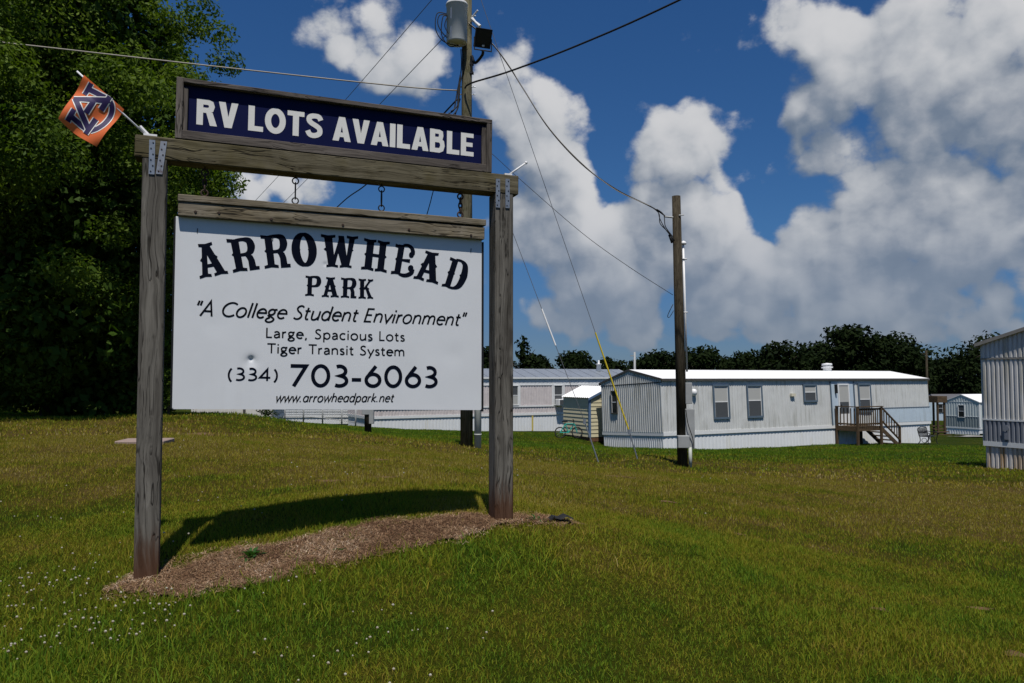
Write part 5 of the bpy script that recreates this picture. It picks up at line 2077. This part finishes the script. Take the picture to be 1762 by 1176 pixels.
# ------------------------------------------------------------------ mulch bed under the sign
# lens-shaped outline in sign coordinates (u along the sign, v away from it)
BED = [(-.26, -.10), (-.12, -.22), (.12, -.34), (.5, -.42), (.9, -.42), (1.3, -.40), (1.7, -.34), (2.1, -.25), (2.45, -.12), (2.75, -.03), (2.98, .05), (2.75, .14), (2.45, .22), (2.0, .30), (1.5, .32), (1.0, .28), (.5, .22), (.1, .14), (-.15, .04)]


def in_bed(u, v, grow=0.0):
    us = np.array([b[0] for b in BED])
    lo = np.array(sorted([b for b in BED[:11]]))
    hi = np.array(sorted(BED[10:] + [BED[0]]))
    vl = np.interp(u, lo[:, 0], lo[:, 1])
    vh = np.interp(u, hi[:, 0], hi[:, 1])
    n = (vnoise(u, v, 5.0, 4) - .5) * .16 + (vnoise(u, v, 14.0, 6) - .5) * .10
    return (u > -.26) & (u < 2.98) & (v > vl + n - grow) & (v < vh + n + grow)


def sign_uv(x, y):
    dx, dy = x - SL.x, y - SL.y
    return dx * SX.x + dy * SX.y, dx * SN.x + dy * SN.y


def uv_world(u, v):
    return SL.x + u * SX.x + v * SN.x, SL.y + u * SX.y + v * SN.y


gu, gv = np.meshgrid(np.linspace(-.45, 3.2, 150), np.linspace(-.5, .42, 60))
ins_ = in_bed(gu.ravel(), gv.ravel(), .0).reshape(gu.shape)
wx, wy = uv_world(gu.ravel(), gv.ravel())
gzv = gsurf(wx, wy) + .006 + .008 * vnoise(wx, wy, 20.0, 8)
vt = np.stack([wx, wy, gzv], 1)
nu_, nv_ = gu.shape[1], gu.shape[0]
i = np.arange((nv_ - 1) * (nu_ - 1))
a = (i // (nu_ - 1)) * nu_ + i % (nu_ - 1)
keep = ins_.ravel()[a] & ins_.ravel()[a + 1] & ins_.ravel()[a + nu_] & ins_.ravel()[a + nu_ + 1]
a = a[keep]
q = np.stack([a, a + 1, a + nu_ + 1, a + nu_], 1)
o = np_mesh('mulch_bed', vt, q.ravel(), np.full(len(q), 4), BEDSOIL_M, smooth=True)
tag(o, kind='stuff')
NS = 75000
u_ = rng.uniform(-.5, 3.2, NS)
v_ = rng.uniform(-.5, .45, NS)
kp = in_bed(u_, v_, .0) | (in_bed(u_, v_, .09) & (rng.random(NS) < .35 * vnoise(u_, v_, 9.0, 51)))
u_, v_ = u_[kp], v_[kp]
wx, wy = uv_world(u_, v_)
n_ = len(wx)
wz = gsurf(wx, wy) + .012 + rng.uniform(0, .012, n_)
an = rng.uniform(0, math.pi * 2, n_)
ln_ = rng.uniform(.006, .022, n_)
wd_ = rng.uniform(.0009, .0022, n_)
el_ = rng.normal(0, .3, n_)
dx, dy, dz = np.cos(an) * np.cos(el_) * ln_, np.sin(an) * np.cos(el_) * ln_, np.sin(el_) * ln_
sxv, syv = -np.sin(an) * wd_, np.cos(an) * wd_
c_ = np.stack([wx, wy, wz], 1)
d_ = np.stack([dx, dy, dz], 1)
s_ = np.stack([sxv, syv, np.zeros(n_)], 1)
vt = np.stack([c_ - d_ - s_, c_ + d_ - s_ * .6, c_ + d_ + s_ * .6, c_ - d_ + s_], 1).reshape(-1, 3)
o = np_mesh('pine_straw', vt, np.arange(4 * n_), np.full(n_, 4), MULCH_M, np.repeat(np.clip(rng.beta(2, 2, n_) + .5 * (vnoise(wx, wy, 4.0, 61) - .55) + .3 * (vnoise(wx, wy, 15.0, 62) - .5), 0, 1), 4))
tag(o, kind='stuff')

# ------------------------------------------------------------------ grass


def blades(xs, ys, h, wdt, lean, bend=True):
    n = len(xs)
    z = gsurf(xs, ys)
    an = rng.uniform(0, 2 * math.pi, n)
    le = np.abs(rng.normal(0, lean, n))
    la = rng.uniform(0, 2 * math.pi, n)
    side = np.stack([np.cos(an), np.sin(an), np.zeros(n)], 1) * wdt[:, None] * .5
    base = np.stack([xs, ys, z - .004], 1)
    dirv = np.stack([np.cos(la) * np.sin(le), np.sin(la) * np.sin(le), np.cos(le)], 1)
    if not bend:
        tip = base + dirv * h[:, None]
        v = np.stack([base - side, base + side, tip], 1).reshape(-1, 3)
        return v, 3, [np.arange(3)]
    le2 = le + np.abs(rng.normal(.45, .3, n))
    dir2 = np.stack([np.cos(la) * np.sin(le2), np.sin(la) * np.sin(le2), np.cos(le2)], 1)
    mid = base + dirv * (h * .55)[:, None]
    tip = mid + dir2 * (h * .5)[:, None]
    v = np.stack([base - side, base + side, mid + side * .8, mid - side * .8, tip], 1).reshape(-1, 3)
    return v, 5, None


def scatter(n, r0, r1, half=40):
    """area-uniform wedge in front of the camera"""
    r = np.sqrt(rng.uniform(r0 * r0, r1 * r1, n))
    a = rng.uniform(-math.radians(half), math.radians(half), n)
    return r * np.sin(a), r * np.cos(a)


def grass_keep(x, y, p_patch=.45):
    u, v = sign_uv(x, y)
    bed = in_bed(u, v, -.02)
    r = rng.random(len(x))
    keep = ~bed | (r < .02 + .22 * np.clip(vnoise(u, v, 6.0, 52) * 2.0 - .75, 0, 1))
    for (cx_, cy_, rx_, ry_) in pcs:
        d = ((x - cx_) / rx_) ** 2 + ((y - cy_) / (ry_ * 1.8)) ** 2
        keep &= (d > rng.uniform(.4, 1.1, len(x))) | (r < p_patch)
    dens = .60 + .45 * vnoise(x, y, 1.3, 12) + .5 * vnoise(x, y, 4.5, 14)
    keep &= r < dens
    # keep the sign posts and the slab clear
    d2 = ((x - sl_c.x) / .38) ** 2 + ((y - sl_c.y) / .32) ** 2
    keep &= d2 > 1
    return keep


V_all, Ln, Sz, At = [], [], [], []
off_ = 0


def add_blades(x, y, h, wdt, lean, bend):
    global off_
    v, k, _ = blades(x, y, h, wdt, lean, bend)
    n = len(x)
    b = off_ + np.arange(n)[:, None] * k
    if bend:
        lo = np.concatenate([b + np.array([[0, 1, 2, 3]]), b + np.array([[3, 2, 4]])], 1).ravel()
        sz = np.tile([4, 3], n)
    else:
        lo = (b + np.array([[0, 1, 2]])).ravel()
        sz = np.full(n, 3)
    V_all.append(v)
    Ln.append(lo)
    Sz.append(sz)
    At.append(np.repeat(np.clip(rng.normal(.35, .30, n), 0, 1), k))
    off_ += n * k


x, y = scatter(290000, 2.6, 7.5)
kp = grass_keep(x, y)
x, y = x[kp], y[kp]
tall = .75 + .9 * vnoise(x, y, .9, 21) * vnoise(x, y, 3.0, 22)
add_blades(x, y, rng.uniform(.022, .05, len(x)) * tall, rng.uniform(.0028, .005, len(x)), .55, True)
x, y = scatter(260000, 7.5, 16)
kp = grass_keep(x, y)
x, y = x[kp], y[kp]
tall = .75 + .9 * vnoise(x, y, .9, 21) * vnoise(x, y, 3.0, 22)
add_blades(x, y, rng.uniform(.024, .052, len(x)) * tall, rng.uniform(.006, .011, len(x)), .6, False)
x, y = scatter(170000, 16, 46)
kp = grass_keep(x, y)
x, y = x[kp], y[kp]
add_blades(x, y, rng.uniform(.04, .085, len(x)), rng.uniform(.018, .035, len(x)), .6, False)
# longer tufts near the lower left corner and along the lower edge of the bed
x, y = scatter(60000, 2.6, 6.0)
lush_ = np.clip((-1.2 - x) / 1.5, 0, 1) * np.clip((5.2 - y) / 1.5, 0, 1)
u, v = sign_uv(x, y)
lush_ = np.maximum(lush_, ((v < -.25) & (v > -1.1) & (u > -.6) & (u < 3.4)) * .55 * vnoise(x, y, 3.5, 31))
kp = grass_keep(x, y) & (rng.random(len(x)) < lush_ * .8)
x, y = x[kp], y[kp]
add_blades(x, y, rng.uniform(.05, .12, len(x)), rng.uniform(.004, .0075, len(x)), .6, True)
grass = np_mesh('grass', np.vstack(V_all), np.concatenate(Ln), np.concatenate(Sz), BLADE_M, np.concatenate(At))
tag(grass, kind='stuff')

# clover heads (ground cover): small domes on stalks, one mesh
x, y = scatter(15000, 2.8, 9.0, 38)
w_ = np.clip((-.9 - x) / 1.1, 0, 1) * np.clip((5.6 - y) / 1.2, .05, 1) + np.clip((.25 - x), 0, 1) * (y < 4.3) * .5
w_ *= np.clip(vnoise(x, y, 2.2, 41) * 1.9 - .6, 0, 1) * (.35 + .9 * vnoise(x, y, 7.0, 44))
kp = grass_keep(x, y) & (rng.random(len(x)) < w_ * .62)
x, y = x[kp], y[kp]
x2, y2 = scatter(420, 8, 26, 38)
kp = (vnoise(x2, y2, .5, 43) > .55) & (rng.random(len(x2)) < .7)
big_ = np.concatenate([np.ones(len(x)), np.full(kp.sum(), 1.25)])
x, y = np.concatenate([x, x2[kp]]), np.concatenate([y, y2[kp]])
cz = gsurf(x, y)
cm = MB()
tints = []
for cx_, cy_, cz_, bg_ in zip(x, y, cz, big_):
    hgt = rnd.uniform(.05, .085) * (1 if bg_ < 1.5 else .8)
    r_ = rnd.uniform(.0045, .0082) * bg_
    lx, ly = rnd.uniform(-.012, .012), rnd.uniform(-.012, .012)
    c0 = len(cm.v)
    brown = rnd.random() < .3
    prof = [(.35, -.7), (1.0, -.25), (.95, .35), (.5, .8)]
    for k_, (rr__, zz_) in enumerate(prof):
        for j_ in range(6):
            an_ = j_ * math.pi / 3 + k_ * .5
            cm.v.append((cx_ + lx + r_ * rr__ * math.cos(an_) * rnd.uniform(.85, 1.15), cy_ + ly + r_ * rr__ * math.sin(an_), cz_ + hgt + r_ * zz_))
            tints.append((.5 if k_ < 2 else .8) - (.1 if brown else 0) + rnd.uniform(-.05, .15))
    for k_ in range(3):
        for j_ in range(6):
            j2 = (j_ + 1) % 6
            cm.f.append((c0 + k_ * 6 + j_, c0 + k_ * 6 + j2, c0 + (k_ + 1) * 6 + j2, c0 + (k_ + 1) * 6 + j_))
    cm.f.append(tuple(c0 + 18 + j_ for j_ in range(6)))
    s0 = len(cm.v)
    cm.v += [(cx_ - .001, cy_, cz_), (cx_ + .001, cy_, cz_), (cx_ + lx, cy_ + ly, cz_ + hgt)]
    tints += [.1, .1, .2]
    cm.f.append((s0, s0 + 1, s0 + 2))
me = bpy.data.meshes.new('clover_flowers')
me.from_pydata(cm.v, [], cm.f)
me.materials.append(CLOVER_M)
at__ = me.attributes.new('tint', 'FLOAT', 'POINT')
at__.data.foreach_set('value', np.array(tints, dtype=np.float32))
o = bpy.data.objects.new('clover_flowers', me)
COL.objects.link(o)
tag(o, kind='stuff')


# weeds in the mulch
def weed(px_, py_, Y_, n, L_w, label, mat_=WEED):
    c_ = on_ground(px_, py_, Y_)
    vs_, tn = [], []
    for i_ in range(n):
        an_ = rnd.uniform(0, 2 * math.pi)
        el = rnd.uniform(.15, .9)
        l_ = L_w * rnd.uniform(.6, 1.1)
        w2 = l_ * rnd.uniform(.09, .16)
        d = Vector((math.cos(an_) * math.cos(el), math.sin(an_) * math.cos(el), math.sin(el)))
        s_ = Vector((-math.sin(an_), math.cos(an_), 0))
        p0 = Vector((rnd.uniform(-.03, .03), rnd.uniform(-.03, .03), .015))
        m_ = p0 + d * l_ * .55
        tip = p0 + d * l_ - Vector((0, 0, l_ * .25))
        vs_ += [p0, m_ - s_ * w2, tip, m_ + s_ * w2]
        tn += [rnd.random()] * 4
    o = np_mesh('weed', np.array([tuple(v) for v in vs_]), np.arange(4 * n), np.full(n, 4), mat_, np.array(tn))
    o.location = (c_.x, c_.y, g1(c_.x, c_.y))
    tag(o, label, 'weed')
    return o


weed(434, 945, 5.25, 34, .12, 'leafy green weed growing in the mulch nearest the left post')
weed(585, 945, 5.25, 16, .07, 'tiny green weed in the middle of the mulch bed')
weed(665, 955, 5.2, 22, .07, 'small yellow green weed at the front edge of the mulch', leaf_mat('yellow_weed', (.14, .13, .01), (.22, .17, .015), .3))
weed(925, 897, 5.95, 18, .08, 'low green weed just right of the right sign post')
# dark rubber scrap right of the right post
c_ = on_ground(962, 897, 6.05)
sc = thing('rubber_scrap', 'crumpled black rubber scrap lying on the soil right of the sign', 'debris', c_, .3)
mb = MB()
pr = [(-.09, .0), (-.05, .03), (0, .015), (.05, .035), (.10, .01)]
for i_, (x_, z_) in enumerate(pr[:-1]):
    x2_, z2_ = pr[i_ + 1]
    mb.obox(((x_ + x2_) / 2, 0, (z_ + z2_) / 2 + .02), ((x2_ - x_) / 2, 0, (z2_ - z_) / 2), (0, .035 + .01 * (i_ % 2), 0), (0, .004 * i_, .006))
mb.build('scrap_piece', TYRE, sc)

# ------------------------------------------------------------------ trees


def crown(clumps, n, size, flat=.55, seed=1, tint_top=True, shell=.45):
    """leaf-sized faces through the volume of many clumps"""
    r = np.random.default_rng(seed)
    C = np.array([c[:3] for c in clumps], float)
    R = np.array([c[3] for c in clumps], float)
    w_ = R ** 2
    idx = r.choice(len(C), n, p=w_ / w_.sum())
    d = r.normal(size=(n, 3))
    d /= np.linalg.norm(d, axis=1)[:, None]
    d[:, 2] = d[:, 2] * .9 + .08
    rad = R[idx] * (shell + (1.05 - shell) * r.random(n) ** .6)
    p = C[idx] + d * rad[:, None] * np.array([1, 1, .78])
    nr = d * .8 + r.normal(size=(n, 3)) * .65 + np.array([0, 0, .35])
    nr /= np.linalg.norm(nr, axis=1)[:, None]
    t = np.cross(nr, r.normal(size=(n, 3)))
    t /= np.linalg.norm(t, axis=1)[:, None]
    b = np.cross(nr, t)
    s = size * r.uniform(.6, 1.35, n)[:, None]
    a1, a2 = t * s, b * s * flat
    v = np.stack([p - a1, p - a2 * .8 + a1 * .1, p + a1, p + a2 * .8 + a1 * .1], 1).reshape(-1, 3)
    ctint = r.random(len(C))[idx] * .5
    tint = np.clip(ctint + r.random(n) * .5, 0, 1)
    return v, np.repeat(tint, 4)


def tree(name, label, loc, clumps, n, size, leafm, trunk, seed, group=None, flat=.55, shell=.45, inner=None):
    root = thing(name, label, 'tree', loc, 0, group)
    v, t = crown(clumps, n, size, flat, seed, shell=shell)
    if inner:
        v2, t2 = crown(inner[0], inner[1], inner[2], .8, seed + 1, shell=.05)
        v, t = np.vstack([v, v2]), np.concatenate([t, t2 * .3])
    o = np_mesh('crown', v, np.arange(len(v)), np.full(len(v) // 4, 4), leafm, t)
    o.parent = root
    mb = MB()
    for pts, rs in trunk:
        mb.tube(pts, rs, 8)
    o = mb.build('trunk', BARK, root, True)
    return root


# the big tree behind the sign on the left
tb = on_ground(95, 712, 22.5)
r_ = random.Random(5)
cl_ = []
Ht = 15.5


def rad_at(h):
    t_ = h / Ht
    if t_ < .12:
        return 2.7 + 15 * t_
    return 4.75 * (1 - max(0, (t_ - .45) / .55) ** 2.2) + .2


for i_ in range(300):
    h = .8 + (Ht - 1.3) * r_.random() ** .9
    a = r_.uniform(0, 2 * math.pi)
    R_ = rad_at(h)
    rr__ = R_ * (.80 + .26 * r_.random())
    cr = r_.uniform(.42, .95)
    cl_.append((rr__ * math.cos(a) + max(0, 2.6 - h) * .3, rr__ * math.sin(a), h, cr))
for i_ in range(90):
    h = .35 + 3.2 * r_.random()
    a = r_.uniform(0, 2 * math.pi)
    rr__ = (2.5 + .45 * h) * (.75 + .3 * r_.random())
    cl_.append((rr__ * math.cos(a) + .55, rr__ * math.sin(a), h, r_.uniform(.5, .85)))
for i_ in range(70):
    h = 1.3 + (Ht - 2.5) * r_.random()
    a = r_.uniform(0, 2 * math.pi)
    rr__ = rad_at(h) * .55 * math.sqrt(r_.random())
    cl_.append((rr__ * math.cos(a), rr__ * math.sin(a), h, r_.uniform(1.0, 1.6)))
def sst(a, b, v):
    t_ = min(max((v - a) / (b - a), 0), 1)
    return t_ * t_ * (3 - 2 * t_)


cl_ = [(x_, y_ + .9 - 2.6 * sst(2.2, 6.0, z_), z_, r__) for (x_, y_, z_, r__) in cl_]
# a few spray ends poking out past the outline at the right
for (px_, py_, cr) in [(388, 110, .55), (378, 60, .5), (345, 15, .6), (395, 315, .5), (372, 345, .55), (385, 300, .4), (350, 160, .6), (330, 320, .8), (365, 230, .6), (310, 400, .8), (290, 500, .7), (300, 450, .7), (290, 600, .6)]:
    q_ = at(px_, py_, 21.5) - tb
    cl_.append((q_.x, q_.y, q_.z, cr))
limbs = [([(0, 0, -.3), (.05, .1, 3), (-.1, 0, 8), (0, 0, 13.5)], [.42, .34, .2, .05])]
for i_ in range(16):
    h = 2 + i_ * .7
    a = i_ * 2.4
    R_ = rad_at(h + 1.0) * .85
    limbs.append(([(0, 0, h), (R_ * .5 * math.cos(a), R_ * .5 * math.sin(a), h + .7), (R_ * math.cos(a), R_ * math.sin(a), h + 1.1)], [.12, .07, .02]))
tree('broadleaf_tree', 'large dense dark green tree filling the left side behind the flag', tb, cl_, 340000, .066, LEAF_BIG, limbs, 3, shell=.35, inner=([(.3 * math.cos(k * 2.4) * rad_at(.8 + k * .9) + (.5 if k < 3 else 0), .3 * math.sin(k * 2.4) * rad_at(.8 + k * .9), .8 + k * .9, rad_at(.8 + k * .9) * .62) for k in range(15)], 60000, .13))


def far_tree(label, px_, top_y, wpx, Y, kind='round', seed=0, base_z=-5.0, leaf=.40, leafm=LEAF_FAR, n=5200):
    top_ = at(px_, top_y, Y)
    x_ = top_.x
    zg_ = g1(x_, Y)
    H_ = top_.z - zg_
    wm = wpx / F * Y * 1.3
    rr = random.Random(seed)
    cl_ = []
    if kind == 'round':
        for i_ in range(30):
            t_ = rr.random()
            h = H_ * (.22 + .70 * t_)
            env = math.sin(math.pi * min(.98, .18 + .74 * t_)) ** .6
            a = rr.uniform(0, 2 * math.pi)
            d = wm / 2 * env * rr.uniform(.25, .9)
            c_r = wm * rr.uniform(.12, .24)
            cl_.append((d * math.cos(a), d * math.sin(a), min(h, H_ - c_r * .7), c_r))
        cl_.append((0, 0, H_ * .5, wm * .32))
        cl_.append((0, 0, H_ * .68, wm * .26))
    else:
        for i_ in range(24):
            t_ = rr.random() ** .8
            h = H_ * (.08 + .88 * t_)
            d = wm / 2 * (1 - t_) ** .75 * rr.uniform(.3, .9)
            a = rr.uniform(0, 2 * math.pi)
            cl_.append((d * math.cos(a), d * math.sin(a), h, max(.45, wm * .30 * (1.05 - t_))))
    tr_ = [([(0, 0, -.5), (0, 0, H_ * .55), (rr.uniform(-.3, .3), 0, H_ * .85)], [.28, .18, .05])]
    for i_ in range(5):
        a = i_ * 1.3
        tr_.append(([(0, 0, H_ * (.3 + .08 * i_)), (wm * .28 * math.cos(a), wm * .28 * math.sin(a), H_ * (.48 + .08 * i_))], [.12, .03]))
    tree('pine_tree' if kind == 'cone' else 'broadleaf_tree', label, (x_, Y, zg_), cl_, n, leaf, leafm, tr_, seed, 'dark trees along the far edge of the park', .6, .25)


FT = [
    ('tall narrow dark conifer showing right of the right sign post', 899, 574, 120, 120, 'cone'),
    ('dark tree seen through the gap left of the right sign post', 838, 594, 60, 125, 'round'),
    ('low ragged dark trees between conifer and round tree behind the pink trailer', 936, 612, 60, 140, 'round'),
    ('round dark tree above the pink trailer roof', 986, 603, 74, 135, 'round'),
    ('small dark tree behind the yellow guy wire guard', 1048, 614, 64, 140, 'round'),
    ('dark tree left of the shorter pole above the white roof', 1128, 602, 74, 135, 'round'),
    ('dark tree just right of the shorter pole', 1206, 596, 78, 130, 'round'),
    ('dark tree hidden partly by the shorter pole', 1170, 604, 64, 138, 'round'),
    ('leftmost and lowest tree of the dark wood above the white roof', 1285, 604, 86, 130, 'round'),
    ('second tree from the left in the dark wood above the white roof', 1342, 588, 100, 128, 'round'),
    ('tree left of the tallest crown in the dark wood', 1400, 590, 96, 132, 'round'),
    ('tallest dark tree of the wood above the white roof', 1456, 562, 108, 122, 'round'),
    ('dark tree right of the tallest crown in the wood', 1520, 572, 110, 124, 'round'),
    ('dark tree at the right end of the wood by the roof vent', 1562, 590, 64, 126, 'round'),
    ('low dark tree beside the thin distant pole', 1600, 632, 70, 150, 'round'),
    ('broad dark tree left of the tan trailer end', 1650, 582, 120, 135, 'round'),
    ('dark tree partly hidden behind the tan trailer end', 1712, 572, 110, 138, 'round'),
    ('low dark tree behind the pink trailer roof, between guard and conifer', 1010, 626, 90, 150, 'round'),
    ('low dark tree above the grey trailer gable', 1085, 622, 80, 150, 'round'),
]
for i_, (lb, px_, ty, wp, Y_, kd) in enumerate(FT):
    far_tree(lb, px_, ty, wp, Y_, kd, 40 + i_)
# low scrub closing the gaps under the crowns (a far wood edge that reads as one mass)
scl = []
for i_ in range(190):
    px_ = 820 + 940 * i_ / 190 + rnd.uniform(-4, 4)
    Y_ = rnd.uniform(140, 160)
    p_ = at(px_, 650, Y_)
    zt_ = (1.8 if px_ < 1240 else 5.0) + rnd.uniform(-1.0, .4)
    for k_ in range(3):
        scl.append((p_.x + rnd.uniform(-1, 1), Y_ + rnd.uniform(-2, 2), -4 + (zt_ + 3) * k_ / 2, rnd.uniform(1.2, 2.3)))
v, t = crown(scl, 60000, .5, .6, 9, shell=.25)
o = np_mesh('far_scrub', v, np.arange(len(v)), np.full(len(v) // 4, 4), LEAF_FAR, t)
tag(o, kind='stuff')

# garden shrub in front of the left homes
q_ = on_ground(456, 722, 36)
sh_cl = [(rnd.uniform(-.3, .3), rnd.uniform(-.3, .3), .3 + .9 * rnd.random(), .28) for _ in range(10)]
tree('shrub', 'small leafy shrub beside the chain link fence under the sign board', q_, sh_cl, 700, .06, LEAF_MID, [([(0, 0, -.1), (0, 0, .9)], [.04, .02])], 77)
q_ = on_ground(290, 712, 21.0)
sh_cl = [(rnd.uniform(-.35, .35), rnd.uniform(-.3, .3), .2 + .9 * rnd.random(), .3) for _ in range(10)]
tree('shrub', 'low bright shrub at the foot of the large tree beside the left sign post', q_, sh_cl, 1600, .055, LEAF_BIG, [([(0, 0, -.1), (0, 0, .9)], [.04, .02])], 78)

# distant poles
for (lb, px_, ty, Y_, m_) in [('thin distant pole beside the white roof vent above the grey gable', 1092, 606, 90, GREYBOX), ('thin dark distant pole between the wood and the broad right tree', 1594, 603, 95, POLE_D)]:
    p_ = at(px_, ty, Y_)
    g_ = g1(p_.x, p_.y)
    o = thing('distant_pole', lb, 'utility pole', (p_.x, p_.y, g_))
    mb = MB()
    mb.tube([(0, 0, -.3), (0, 0, p_.z - g_)], [.17, .12], 8)
    mb.build('shaft', m_, o, True)
    mb = MB()
    mb.box(-.5, .1, -.05, .05, p_.z - g_ - .5, p_.z - g_ - .38)
    mb.build('crossarm', m_, o)
